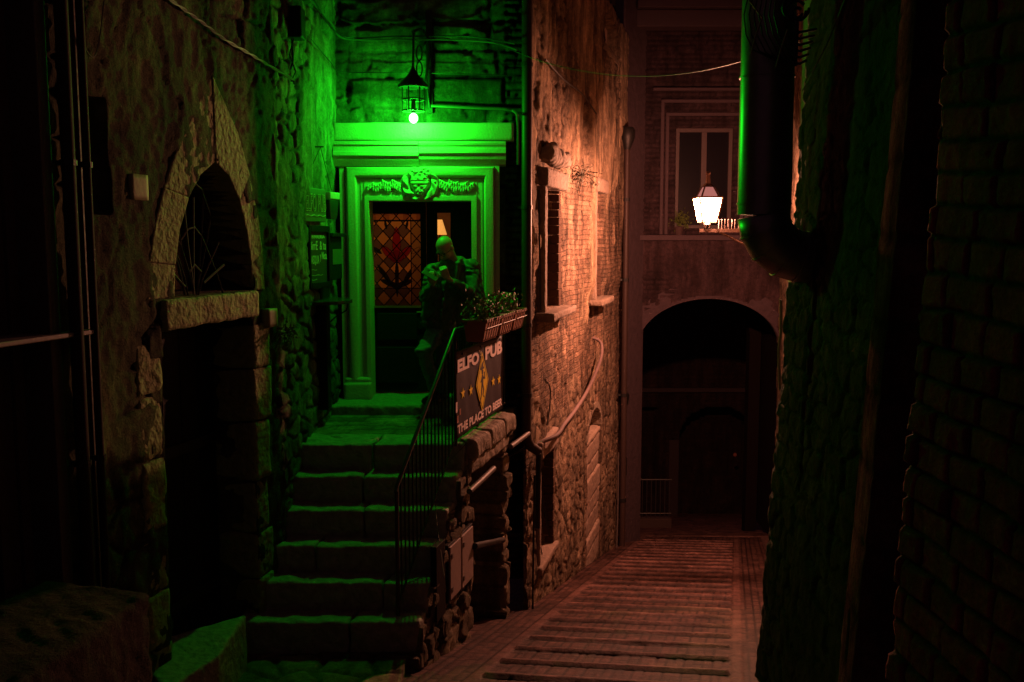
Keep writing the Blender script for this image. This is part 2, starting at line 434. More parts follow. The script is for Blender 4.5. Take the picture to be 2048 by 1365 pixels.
# ================================================================== STREET AND GROUND
DT = np.array((.2333, .9724))          # street direction
def street_hf(U, s):                    # s runs down the street, its lines lie square across it
    e, c = courses(s, U, .24, .085, 3, .010, .01)
    e2, c2 = courses(s, U, .22, .072, 5, .009, .012)
    edge = np.where((U > .37) & (U < 2.15), e2, e); cell = np.where((U > .37) & (U < 2.15), c2, c)
    h = edge * .005 * (.5 + .7 * cell) + .012 * (fbm(U * 3, s * 3, 2) - .5)
    sp_ = .475
    ph = (s / sp_) % 1.0
    wob = .03 * (fbm(U * 2, s * 2, 11) - .5)
    inr = (U > .37 + .05 * (vn(s / sp_, s * 0, 4) - .5)) & (U < 2.14) & (s > 5.2) & (s < 18.4)
    rk = np.floor(s / sp_)
    gap = ss(np.abs(((U + 3 * _h(rk, rk * 0, 6)) / .74) % 1.0 - .5), .485, .5) * .5
    rib = ss(ph, .03 + wob, .075 + wob) * (1 - ss(ph, .15 + wob, .21 + wob)) * inr
    tread = inr * 0
    h = h * (1 - rib) + rib * (.032 + .010 * (fbm(U * 9, s * 9, 8) - .5) - .02 * gap)
    bord = ((U > .27) & (U < .37)) | ((U > 2.16) & (U < 2.26))
    gr = inr * (ss(ph, .90, .95) + (1 - ss(ph, .015, .05)))
    h = h - .007 * gr; edge = edge * (1 - .9 * gr)  # rib shadow put into the colour along with a dirt joint
    h = np.where(bord, .006 + .006 * ss((s / .6) % 1.0, .0, .04), h)
    edge = np.where(bord, 1, edge * (1 - rib) + rib)
    cell = np.where(bord, .2, cell)
    return dict(h=h, edge=edge, cell=cell, pl=rib * .8 + bord * .3)
def street_base(U, s):
    Sd = s - .24 * U
    X = .05 + .24 * (Sd - 9.2) + U
    return np.stack([X, Sd, -1.6 - .235 * Sd], -1)
o = relief('street', street_base, np.array((0, 0, 1.)), -1.3, 2.7, 5.5, 19.3, .020, street_hf, M_street, thick=.4)
tag(o, 'sloping ribbed brick street descending to the arch', None, None, 'structure')
def far_hf(U, V):
    e, c = courses(U, V, .5, .3, 23, .02)
    return dict(h=e * .01 + .02 * fbm(U, V, 3), edge=e, cell=c, pl=U * 0 + .2)
def far_base(U, V): return np.stack([U, V, -1.6 - .235 * V], -1)
o = relief('passage_floor', far_base, np.array((0, 0, 1.)), 0.5, 8.0, 18.97, 27, .06, far_hf, M_street, thick=.4)
o.location.z = -.012
tag(o, 'dim paved floor under and beyond the arch', None, None, 'structure')
def gr_hf(U, V): return dict(h=.03 * fbm(U, V, 3), edge=U * 0 + 1, cell=U * 0 + .5)
def gr_base(U, V): return np.stack([U, V, -1.95 - .235 * V], -1)
o = relief('ground', gr_base, np.array((0, 0, 1.)), -12, 14, -4, 40, .5, gr_hf, M_stair, thick=.5)
tag(o, 'dark ground under the buildings', None, None, 'structure')
def pv_hf(U, V):
    e, c = rubble(U, V, .34, .26, 77, .6)
    return dict(h=e * .025 + .02 * (fbm(U * 6, V * 6, 5) - .5), edge=e, cell=c)
def pv_base(U, V): return np.stack([U, V, U * 0 - 3.09], -1)
o = relief('stair_foot_paving', pv_base, np.array((0, 0, 1.)), -2.6, -.78, 5.0, 6.9, .02, pv_hf, M_stair, thick=.5)
tag(o, 'uneven stone slabs at the foot of the stairs', None, None, 'structure')

# ================================================================== STAIRCASE
st = thing('stone_staircase', 'worn stone stairs rising to the green lit pub door', 'staircase', (-1.3, 7.3, -3.1))
def sx(y): return SS.A.x + (y - SS.A.y) * SS.t.x / SS.t.y     # right edge line
def lx(y): return L0.A.x + (y - L0.A.y) * L0.t.x / L0.t.y if y < 7.4 else -1.85
kd = [(7.91 - .22 * k, -1.72 - .2225 * k) for k in range(6)]
splits = [[.49], [.47], [.52], [.30], [.74], [.62]]
for k, (d, z) in enumerate(kd):
    dn = 7.91 - .22 * (k - 1) if k else 8.25
    zb = z - .26
    fr = [0] + splits[k] + [1.08 - .015 * k]
    for a, b in zip(fr[:-1], fr[1:]):
        xa0, xb0 = lx(d) - .08, sx(d) + .0
        def X(y, f):
            l, r = lx(y) - .08, sx(y) - .02
            return l + (r - l) * min(f, 1.0)
        g = .006
        dz = random.uniform(-.008, .008); dy = random.uniform(-.012, .012)
        rough('step', [(X(d, a) + g, d + dy, zb), (X(d, b) - g, d + dy * .4, zb), (X(dn, b) - g, dn + .06, zb), (X(dn, a) + g, dn + .06, zb),
                       (X(d, a) + g, d + dy, z + dz), (X(d, b) - g, d + dy * .4, z + dz * .3), (X(dn, b) - g, dn + .06, z + .004), (X(dn, a) + g, dn + .06, z + .004)],
              M_step, st, res=.022, rnd=.016, amp=.017, fr=9, seed=k * 7 + int(a * 10))
# landing paving
def ld_hf(U, V):
    e, c = courses(U, V, .42, .2, 91, .012)
    return dict(h=e * .008 + .012 * (fbm(U * 5, V * 5, 5) - .5), edge=e, cell=c)
def ld_base(U, V):
    y = 8.14 + V
    r = SS.A.x + (y - SS.A.y) * SS.t.x / SS.t.y - .06
    return np.stack([-1.92 + (r + 1.92) * U / 1.8, y, y * 0 - 1.732], -1)
relief('landing', ld_base, np.array((0, 0, 1.)), 0, 1.8, 0, 1.6, .02, ld_hf, M_stair, st, thick=.3)
# threshold slab
rough('threshold', [(-1.8, 9.24, -1.78), (-.25, 9.30, -1.78), (-.25, 10.0, -1.78), (-1.8, 10.0, -1.78), (-1.8, 9.24, -1.62), (-.25, 9.30, -1.63), (-.25, 10, -1.615), (-1.8, 10, -1.615)], M_step, st, res=.03, amp=.012, rnd=.02, seed=4)
# coping along landing
cu0 = (7.95 - SS.A.y) / SS.t.y; cu1 = (9.22 - SS.A.y) / SS.t.y
for a, b, sd in ((cu0, cu0 + .45, 1), (cu0 + .46, cu0 + .93, 2), (cu0 + .94, cu1, 3)):
    prough('coping', SS, a, b, -1.86, -1.70 + .006 * sd, -.24, .07, M_block, st, res=.025, amp=.018, rnd=.03, seed=sd)
# side wall under the stairs (stepped top), with the doorway niche
NI = rect(SS, 946, 905, 1008, 1270)
NI = (NI[0], NI[1], -4.2, -1.95)
def ss_top(U):
    y = SS.A.y + U * SS.t.y
    z = np.full(U.shape, -3.06)
    for d, zz in kd[::-1]: z = np.where(y > d + .0, zz - .05, z)
    return z
def ss_hf(U, V):
    e, c = rubble(U, V, .24, .15, 12)
    e2, c2 = rubble(U, V, .5, .26, 19, .5)
    big = V < -3.2
    e = np.where(big, e2, e); c = np.where(big, c2, c)
    h = e * .06 * (.4 + .9 * c) + .05 * (fbm(U * 7, V * 7, 3) - .5)
    ins = inrect(U, V, NI)
    h = np.where(ins, -.5 + .03 * c, h)
    return dict(h=h - .045, edge=e, cell=c)
wall('side_wall', SS, -.06, SS.L + .02, 0, 1, .02, ss_hf, M_stair, st, thick=.55,
     vmap=None) if False else None
A_ = np.array(SS.A); t_ = np.array(SS.t); n_ = np.array(SS.n)
def ssb(U, V): return A_ + U[..., None] * t_ + V[..., None] * np.array((0, 0, 1.))
_orig = np.linspace
def ss_vmap(U, V):
    top = ss_top(U); return -4.3 + (V - 0) / 2.6 * (top + 4.3)
relief('side_wall', ssb, n_, -.04, SS.L + .03, 0, 2.6, .02, ss_hf, M_stair, st, thick=.6, vmap=ss_vmap)
# niche lintel stone inside and blocks of the back wall
prough('lintel', SS, NI[0] - .12, NI[1] + .1, -2.0, -1.86, -.3, .03, M_block, st, res=.03, amp=.015, seed=8)

# ================================================================== LEFT OLD HOUSE (pointed doorway)
lh = thing('old_stone_house', 'dark stone house with a pointed arch doorway beside the stairs', 'building', (-2.6, 5.0, -3))
L0S = Plane((-2.95 + .05 * L0.n.x, 2.9 + .05 * L0.n.y), (-1.85 + .05 * L0.n.x, 7.4 + .05 * L0.n.y))
px_in = [(352, 596), (353, 530), (361, 460), (380, 395), (404, 350), (432, 325), (458, 352), (480, 402), (496, 470), (504, 530), (509, 580)]
px_out = [(298, 600), (300, 525), (311, 450), (330, 375), (362, 285), (425, 150), (476, 265), (500, 350), (517, 430), (527, 505), (532, 580)]
uin = [L0S.uv(*p) for p in px_in]; uout = [L0S.uv(*p) for p in px_out]
DR = (L0S.uv(334, 900)[0], L0S.uv(510, 900)[0], -3.2, L0.uv(420, 640)[1])
LR = rect(L0, 146, 190, 204, 430)
GR = (L0.uv(-60, 700)[0], L0.uv(82, 700)[0], -2.6, 1.6)
def inpoly(U, V, poly):
    ins = np.zeros(U.shape, bool); n = len(poly)
    for i in range(n):
        x0, y0 = poly[i]; x1, y1 = poly[(i + 1) % n]
        cnd = ((y0 > V) != (y1 > V)) & (U < (x1 - x0) * (V - y0) / (y1 - y0 + 1e-12) + x0)
        ins ^= cnd
    return ins
tym = [uin[0]] + uin[1:]
def l0_hf(U, V):
    e, c = rubble(U, V, .42, .26, 33, .7)
    pl = ss(fbm(U * 1.3, V * 1.1, 60), .42, .56)
    ero = fbm(U * 9, V * 4, 71)
    h = (1 - pl) * (.4 + .6 * ss(e, 0, .5)) * .05 * (.6 + .4 * c) + pl * .04 + .02 * (ero - .5) + .022 * (fbm(U * 30, V * 18, 9) - .5) + .03 * (fbm(U * 4, V * 1.6, 19) - .5) - .014 * ss(np.abs(fbm(U * 1.7, V * 1.3, 98) - .5), .012, .002) 
    deep = inrect(U, V, DR) | inpoly(U, V, tym)
    h = np.where(deep, -.32, h); h = np.where(inrect(U, V, LR), -.1, h); h = np.where(inrect(U, V, GR), -.18, h)
    return dict(h=h, edge=np.maximum(e, pl), cell=c, pl=pl * .5)
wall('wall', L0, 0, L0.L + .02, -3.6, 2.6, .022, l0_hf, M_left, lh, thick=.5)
def arc_stones(inner, outer, groups, o0, o1, parent, name='arch_stone', mat=M_surr, pl=L0):
    k = 0
    for a, b in groups:
        mb = MB(); mb.pprism(pl, inner[a:b + 1] + outer[a:b + 1][::-1], o0, o1)
        mb.go(name, mat, parent, bevel=.008); k += 1
for a, b in ((0, 1), (1, 3), (3, 5), (5, 7), (7, 9), (9, 10)):
    def shr(P, Q, a=a, b=b):
        return P[a:b + 1], Q[a:b + 1]
    i_, o_ = shr(uin, uout)
    q0 = Vector((i_[0][0], i_[0][1])); k = .010
    mb = MB(); mb.pprism(L0, i_ + o_[::-1], -.33, .045 + .004 * (a % 3)); mb.go('arch_stone', M_surr, lh, bevel=.01)
# jamb stones below the lintel
jl = (L0S.uv(285, 900)[0], L0S.uv(333, 900)[0]); jr = (L0S.uv(511, 900)[0], L0S.uv(541, 900)[0])
zz = [-3.1, -2.55, -2.2, -1.8, -1.35, -.95, -.62]
for i in range(6):
    prough('jamb_stone', L0, jl[0] + random.uniform(-.02, .02), jl[1], zz[i] + .004, zz[i + 1] - .004, -.3, .045 + random.uniform(-.012, .012), M_surr, lh, res=.03, amp=.016, rnd=.02, seed=i)
    prough('jamb_stone', L0, jr[0], jr[1] + random.uniform(-.02, .06), zz[i] + .004, zz[i + 1] - .004, -.3, .05 + random.uniform(-.012, .012), M_surr, lh, res=.03, amp=.016, rnd=.02, seed=i + 9)
lz = (L0.uv(420, 645)[1], L0.uv(420, 590)[1])
prough('lintel', L0, L0S.uv(324, 620)[0], L0S.uv(513, 620)[0], lz[0], lz[1], -.3, .075, M_surr, lh, res=.025, amp=.012, rnd=.02, seed=3)
for k in range(3):
    pass
mb = MB()
for i in range(5):
    u0 = DR[0] + (DR[1] - DR[0]) * i / 5; u1 = DR[0] + (DR[1] - DR[0]) * (i + 1) / 5
    mb.pbox(L0, u0 + .004, u1 - .004, -3.1, DR[3], -.31, -.27)
dd = mb.go('door', M_dark, lh, bevel=.004)
MB().pbox(L0, DR[0] + .05, DR[1] - .05, -1.5, -1.42, -.268, -.25).go('hinge_strap', M_iron, dd)
MB().pbox(L0, DR[0] + .05, DR[1] - .05, -2.6, -2.52, -.268, -.25).go('hinge_strap', M_iron, dd)
MB().pprism(L0, [(u_, z_) for u_, z_ in tym], -.31, -.27).go('dark_fanlight_sheet', M_glassd, lh)  # dark sheet added so the recess behind the grille reads black
# wrought iron fanlight grille
gm = MB()
def gp(px, py, o=.02): return L0.p(*L0S.uv(px, py), o)
def gline(pts, r=.0065): gm.tube([gp(*p) for p in pts], r, 6)
gline([(372, 425), (380, 385), (395, 365), (410, 378), (428, 430)])
gline([(370, 480), (385, 458), (397, 455), (410, 472), (424, 505), (440, 545), (455, 590)])
gline([(378, 385), (378, 430), (385, 500), (397, 590)]); gline([(395, 395), (395, 590)]); gline([(415, 395), (412, 460), (402, 590)])
gline([(364, 450), (372, 500), (386, 545), (398, 590)]); gline([(428, 440), (418, 500), (408, 550), (400, 590)])
gline([(352, 495), (366, 520), (378, 560), (384, 590)]); gline([(445, 485), (430, 520), (412, 560), (405, 590)])
gline([(342, 535), (360, 555), (378, 575)], .01); gline([(345, 445), (360, 475), (372, 495)]); gline([(455, 530), (440, 543), (415, 566)], .01)
gline([(360, 515), (378, 590)], .009); gline([(386, 545), (397, 530), (410, 545)], .009)
gl_ = gm.go('fanlight_grille', plain('rusty_grille', (.05, .038, .035), .7, 0, spec=.1), lh, smooth=True)
# left timber shopfront: boards, ledge
mb = MB()
for i in range(6):
    a = GR[0] + (GR[1] - GR[0]) * i / 6; b = GR[0] + (GR[1] - GR[0]) * (i + 1) / 6
    mb.pbox(L0, a + .006, b - .006, -2.6, 1.6, -.17, -.12 + .015 * (i % 2))
mb.go('shutter_board', plain('old_boards', (.09, .05, .035), .7, bump=.008, scale=20), lh, bevel=.004)
ua, ub = L0.uv(-60, 700)[0], L0.uv(160, 665)[0]
MB().pbox(L0, ua, ub, L0.uv(80, 678)[1], L0.uv(80, 668)[1], -.15, .12).go('ledge', plain('painted_ledge', (.22, .2, .17), .5), lh, bevel=.006)
mb = MB(); u = L0.uv(82, 600)[0]; mb.pbox(L0, u - .03, u + .05, -2.6, 2.4, -.2, .07); mb.go('door_post', plain('pilaster_paint', (.07, .055, .05), .6, bump=.004), lh, bevel=.004)
mb = MB(); u = L0.uv(133, 0)[0]; mb.pbox(L0, u - .09, u, -2.5, 2.4, -.05, .05); mb.pbox(L0, u - .035, u - .015, -2.5, 2.4, .05, .065); mb.go('pilaster', plain('pilaster_paint', (.07, .055, .05), .6, bump=.004), lh, bevel=.004)
# drainpipes
for px, r, lab in ((84, .035, 'thick drainpipe at the far left edge of the picture'), (122, .022, 'thin drainpipe beside the left pilaster')):
    u, _ = L0.uv(px, 0); b = L0.p(u, -2.5, .08)
    t = thing('drainpipe', lab, 'drainpipe', b, 'drainpipes on the old house')
    MB().tube([L0.p(u, -2.5, .11), L0.p(u, 2.4, .11)], r, 12).go('pipe', plain('black_pipe_paint', (.03, .018, .016), .7, spec=.1), t, smooth=True)
    for z in (-1.2, .4, 1.3): MB().tube([L0.p(u, z - .015, .11), L0.p(u, z + .015, .11)], r + .008, 12).pbox(L0, u - .01, u + .01, z - .01, z + .01, .0, .1).go('clamp', M_iron, t)
# small square plate
r_ = rect(L0, 245, 349, 280, 401)
tag(prough('wall_plate', L0, *r_, .02, .06, plain('pale_plate', (.22, .22, .10), .7, bump=.003), res=.03, rnd=.006, amp=.002), 'small pale square plate fixed on the dark left wall', 'plate')
r_ = rect(L0, 513, 617, 533, 654)
tag(prough('bell_box', L0, *r_, .03, .10, plain('bell_paint', (.2, .19, .09), .6), res=.03, rnd=.008, amp=.002), 'small pale box on the wall right of the pointed doorway', 'box')
# threshold ledge, low parapet
P = [onz(335, 1295, -2.68), onz(493, 1228, -2.68), onz(437, 1312, -2.68), onz(330, 1380, -2.68)]
P[0] = P[0] + Vector((-.25, 0, 0))
def dn_(p, z): return (p.x, p.y, z)
q = [P[3], P[2], P[1], P[0]]
sl = rough('door_slab', [dn_(p, -3.2) for p in q] + [dn_(p, -2.68) for p in q], M_step, None, res=.025, amp=.012, rnd=.02, seed=6)
tag(sl, 'wedge shaped stone slab below the pointed doorway, faintly green', 'stone slab')
q = [(-2.9, 3.3), (-1.98, 3.3), (-1.80, 4.55), (-2.45, 4.75)]
sl = rough('low_parapet', [(x, y, -3.4) for x, y in q] + [(x, y, -1.74) for x, y in q], masonry('parapet_stone', (.07, .05, .035), (.05, .035, .03), plaster=(.06, .05, .03), bump=.05), None, res=.02, amp=.014, fr=16, rnd=.02, seed=16)
for k_, v_ in (('edge', 1.), ('cell', .4), ('pl', 0.), ('br', 0.)):
    a_ = sl.data.attributes.new(k_, 'FLOAT', 'POINT'); a_.data.foreach_set('value', np.full(len(sl.data.vertices), v_, np.float32))
tag(sl, 'low dark stone parapet in the bottom left corner', 'wall')

# ---- rough wall left of the pub door (L1)
gw = thing('rubble_side_wall', 'rough rubble wall lit green left of the pub door', 'wall', (-1.85, 8.6, -1.8))
def l1_hf(U, V):
    e, c = rubble(U, V, .26, .15, 52, .8, .06)
    pl = ss(fbm(U * 1.5 + .3, V * .9, 81), .44, .56) * ss(V, -.6, .1)
    pl = np.maximum(pl, ss(U, 1.9, 2.2) * ss(V, -.8, -.2) * .8)
    h = (1 - pl) * (.30 + .70 * e * (.4 + .6 * c)) * .062 + pl * .058 + .05 * (fbm(U * 6, V * 6, 4) - .5) + .02 * (fbm(U * 22, V * 14, 29) - .5)
    h = h + .06 * ss(-V, .4, 1.8) * (fbm(U * 3, V * 3, 8))
    return dict(h=h - .03, edge=np.maximum(e, pl * .9), cell=c, pl=pl * .6)
wall('masonry', L1, -.02, L1.L, -3.2, 2.6, .016, l1_hf, M_green, gw, thick=.5)

# ================================================================== PUB BUILDING
pb = thing('pub_building', 'pub building with carved doorway and long street wall', 'building', (0.2, 9.8, -3.5))
def fX(px, Y=9.62): return at(px, 480, Y).x
def fZ(py, Y=9.62): return at(900, py, Y).z
OP = (fX(738), fX(943), -1.75, fZ(400))
hu = lambda X: X + 1.85
def fa_hf(U, V):
    e, c = courses(U, V, .62, .27, 64, .03, .03)
    e2, c2 = courses(U, V, .2, .075, 66, .014, .01)
    rt = U > hu(-.06)
    e = np.where(rt, e2, e); c = np.where(rt, c2, c)
    pl = ss(fbm(U * 1.6, V * 2.0, 91), .45, .58) * .8
    pl = np.where(rt, 0, pl)
    pit = ss(fbm(U * 5, V * 9, 14), .62, .72)
    h = e * .03 * (.5 + c) + pl * .012 + .04 * (fbm(U * 4, V * 6, 5) - .5) - .03 * pit + .012 * (fbm(U * 20, V * 20, 6) - .5)
    return dict(h=h - .02, edge=np.maximum(e, pl), cell=c, pl=pl)
wall('facade_wall', FA, 0, hu(.15), -3.6, 2.7, .016, fa_hf, M_fac, pb, thick=.2, hole=lambda U, V: inrect(U, V, (hu(OP[0]) - .03, hu(OP[1]) + .03, -1.8, OP[3] + .03)))
MB().box(-.45, -.06, 9.62, 9.79, -3.6, -1.9).go('cellar_wall', M_block, pb)
# street wall
wu = lambda px, py: WW.uv(px, py)
w1 = rect(WW, 1088, 375, 1116, 618); w1 = (wu(1083, 500)[0], wu(1115, 500)[0], wu(1100, 618)[1], wu(1100, 378)[1])
w2 = (wu(1183, 480)[0], wu(1199, 480)[0], wu(1190, 596)[1], wu(1190, 385)[1])
w3 = (wu(1077, 1000)[0], wu(1104, 1000)[0], wu(1090, 1108)[1], wu(1090, 905)[1])
w4 = (wu(1174, 1000)[0], wu(1200, 1000)[0], wu(1187, 1125)[1], wu(1187, 870)[1])
w5 = (wu(1203, 50)[0], wu(1228, 50)[0], wu(1215, 105)[1], 3.4)
u4m = (w4[0] + w4[1]) / 2
def ww_hf(U, V):
    e, c = rubble(U, V, .27, .15, 21, .95, .09)
    zb = 0
    # brick band, eroded plaster above
    br = ss(fbm(U * .9, V * .8, 35) + .22 * ss(V, -2.6, -.6) - .35 * ss(V, .3, 1.2) + .12 * ss(U, 3.0, 4.5) , .53, .66) * .8
    plm = ss(fbm(U * 1.1 + 4, V * .55, 47) + .30 * ss(V, -.8, .6) - .25 * ss(-V, .9, 1.6), .52, .60)
    streak = ss(fbm(U * 2.2, V * .7, 49), .50, .58)
    pl = plm * streak
    br = br * (1 - pl)
    be, bc = courses(U, V, .27, .065, 44, .02, .05)
    e = ss(e, 0, .55); hs = (.35 + .65 * e * (.5 + .5 * c)) * .055 + .05 * fbm(U * 10, V * 10, 77)
    hb = .066 + .014 * (bc - .5) * be + .035 * (fbm(U * 5, V * 6, 13) - .5) - .03 * ss(fbm(U * 9, V * 12, 15), .62, .7)
    hp = .095 + .008 * (fbm(U * 8, V * 4, 14) - .5)
    h = hs * (1 - br) + hb * br; h = h * (1 - pl) + hp * pl
    h = h + .05 * (fbm(U * 2, V * 2, 6) - .5) + .022 * (fbm(U * 16, V * 12, 7) - .5)
    e = np.maximum(e, pl)
    for r in (w1, w2, w3): h = np.where(inrect(U, V, r), -.16, h)
    h = np.where(inrect(U, V, w5), -.14, h)
    arch = (np.abs(U - u4m) < (w4[1] - w4[0]) / 2) & (V > w4[2]) & (V < w4[3] + np.sqrt(np.clip(1 - ((U - u4m) / ((w4[1] - w4[0]) / 2)) ** 2, 0, 1)) * .38)
    h = np.where(arch, np.where(V > w4[3], -.22, -.09), h)
    # far section of the wall stands slightly forward
    h = h + .05 * ss(U, wu(1168, 400)[0], wu(1170, 400)[0]) * ss(V, -.9, -.6)
    return dict(h=h - .07, edge=e, cell=c, pl=pl, br=br)
wall('street_wall', WW, 0, WW.L, -6.0, 3.6, .022, ww_hf, M_pub, pb, thick=.03)
# window 1 : stone surround
M_wsur = plain('street_window_stone', (.21, .155, .115), .85, bump=.03, scale=16, var=.5)
def surround(pl, r, wd, name='window_surround', mat=M_wsur, o=.07, sill=True, lint=True, parent=pb, nm='window', dark=False, sw=.12):
    g = MB().pbox(pl, r[0], r[1], r[2], r[3], -.20, -.17).go(nm, M_glassd, parent)
    for i, (a, b, c, d) in enumerate(((r[0] - wd, r[0], r[2], r[3]), (r[1], r[1] + wd, r[2], r[3]))):
        if i == 1 and dark:
            mb = MB(); z = c
            while z < d - .03:
                hh = random.uniform(.085, .12); hh = min(hh, d - z); mb.pbox(pl, a - random.uniform(0, .015), b, z + .005, z + hh - .004, -.19, .012 + random.uniform(0, .01)); z += hh
            mb.go('brick_reveal', plain('shaded_reveal_brick', (.085, .05, .035), .9, bump=.01, spec=.1), g, bevel=.006); continue  # shade on the reveal put into a darker brick colour
        prough('jamb', pl, a, b, c, d, -.18, o, mat, g, res=.03, amp=.01, rnd=.015, seed=i)
    if lint: prough('lintel', pl, r[0] - wd, r[1] + wd, r[3], r[3] + .2, -.18, o + .03, mat, g, res=.03, amp=.015, rnd=.02, seed=5)
    if sill: prough('sill', pl, r[0] - wd - sw, r[1] + wd + sw, r[2] - .09, r[2], -.18, o + sw, mat, g, res=.03, amp=.012, rnd=.015, seed=6)
    return g
g1 = surround(WW, w1, .14, dark=True)
prough('hood', WW, w1[0] - .1, w1[1] + .2, w1[3] + .26, w1[3] + .44, -.05, .15, M_block, g1, res=.03, amp=.05, rnd=.08, fr=9, seed=25)
# brick infill of window 1
mb = MB(); z = w1[2]; i = 0
while z < w1[3] - .05:
    h = .10; k = random.uniform(0, .02)
    mb.pbox(WW, w1[0] + .002, w1[1] - .002, z + .006, z + h, -.165, -.10 - k); z += h + .004; i += 1
mb.go('brick_infill', plain('shaded_infill_brick', (.08, .05, .035), .85, bump=.01), g1, bevel=.006)  # recess shade put into the dark brick colour
g2 = surround(WW, w2, .09, o=.09, dark=True)
mb = MB(); um = (w2[0] + w2[1]) / 2; mb.tube([WW.p(um, w2[2], -.05), WW.p(um, w2[3], -.05)], .008, 6)
for k in range(7):
    z = w2[2] + (w2[3] - w2[2]) * (k + .7) / 7.4; mb.tube([WW.p(w2[0], z, -.05), WW.p(w2[1], z, -.05)], .007, 6)
mb.go('window_bars', M_iron, g2)
g3 = surround(WW, w3, .09, mat=plain('window_stone_frame', (.24, .17, .13), .8, bump=.01), o=.035, lint=True, dark=True, sw=.03)
mb = MB().tube([WW.p(w3[0] + .1, w3[3] - .1, -.05), WW.p(w3[0] + .35, w3[3] - .45, -.04), WW.p(w3[1] - .1, w3[2] + .35, -.06), WW.p(w3[1], w3[2] + .08, -.03)], .01, 6)
mb.tube([WW.p(w3[0] + .3, w3[3], -.06), WW.p(w3[0] + .25, w3[2] + .3, -.06), WW.p(w3[0] + .35, w3[2], -.03)], .008, 6).go('broken_bars', M_iron, g3, smooth=True)
g4 = MB().pbox(WW, w4[0] + .01, w4[1] - .01, w4[2] - .3, w4[3], -.17, -.045).go('blocked_doorway', plain('blocking_stone', (.34, .25, .19), .85, bump=.025, scale=12, var=.5), pb)
zq = w4[2] - .3; kq = 0
while zq < w4[3] - .05:
    hq = [.26, .34, .22, .30][kq % 4]; prough('blocking_stone', WW, w4[0] + .015, w4[1] - .015, zq + .006, min(zq + hq, w4[3]) - .006, -.1, -.025 + .012 * (kq % 3), plain('blocking_stone', (.34, .25, .19)), g4, res=.03, amp=.012, rnd=.02, seed=kq); zq += hq; kq += 1
for k in range(9):
    a = math.pi * k / 9; b = math.pi * (k + 1) / 9; rw = (w4[1] - w4[0]) / 2; rh = .38
    f = lambda t, e: (u4m + math.cos(t) * (rw + e), w4[3] + math.sin(t) * (rh + e))
    MB().pprism(WW, [f(a + .02, 0), f(b - .02, 0), f(b - .02, .10), f(a + .02, .10)], -.15, .012).go('voussoir', M_block, g4, bevel=.008)
g5 = MB().pbox(WW, w5[0], w5[1], w5[2], w5[3], -.14, -.11).go('window', plain('pale_shutter', (.5, .36, .3), .6), pb)
MB().pbox(WW, w5[0] - .1, w5[1] + .1, w5[2] - .08, w5[2], -.1, .08).go('sill', M_block, g5, bevel=.01)

# ---- door surround (part of the pub)
ds = MB(); x0, x1 = fX(680), fX(998)
def U_frame(name, xo0, xo1, zo, xi0, xi1, zi, zb, yf, yb, parent, bev=.004, mat=M_trim):
    mb = MB()
    mb.prism([(xo0, yf, zb), (xi0, yf, zb), (xi0, yf, zi), (xo0, yf, zo)], [(xo0, yb, zb), (xi0, yb, zb), (xi0, yb, zi), (xo0, yb, zo)])
    mb.prism([(xo0, yf, zo), (xi0, yf, zi), (xi1, yf, zi), (xo1, yf, zo)], [(xo0, yb, zo), (xi0, yb, zi), (xi1, yb, zi), (xo1, yb, zo)])
    mb.prism([(xo1, yf, zo), (xi1, yf, zi), (xi1, yf, zb), (xo1, yf, zb)], [(xo1, yb, zo), (xi1, yb, zi), (xi1, yb, zb), (xo1, yb, zb)])
    return mb.go(name, mat, parent, bevel=bev)
zb = -1.62
e = .0015
dsur = thing('door_surround', None, None, (-.9, 9.7, -1.6)); dsur.parent = pb; dsur.matrix_parent_inverse = Matrix.Translation(-Vector(pb.location))
fr = [  # px left, px right, py top, front depth
    (680, 998, 326, 9.64), (688, 991, 333, 9.615), (716, 969, 351, 9.665), (722, 963, 357, 9.655), (727, 955, 391, 9.63), (738, 943, 402, 9.63)]
U_frame('outer_fillet', fX(680), fX(999), fZ(326), fX(690) - e, fX(990) + e, fZ(334) + e, zb, 9.64, 9.79, dsur)
U_frame('groove', fX(690), fX(990), fZ(334), fX(721), fX(966), fZ(357), zb, 9.665, 9.785, dsur)
U_frame('flat_band', fX(721) + e, fX(966) - e, fZ(357), fX(729), fX(954), fZ(392), zb, 9.658, 9.783, dsur)
U_frame('inner_fillet', fX(729) + e, fX(954) - e, fZ(392), fX(738), fX(943), fZ(402), zb, 9.635, 10.02, dsur)
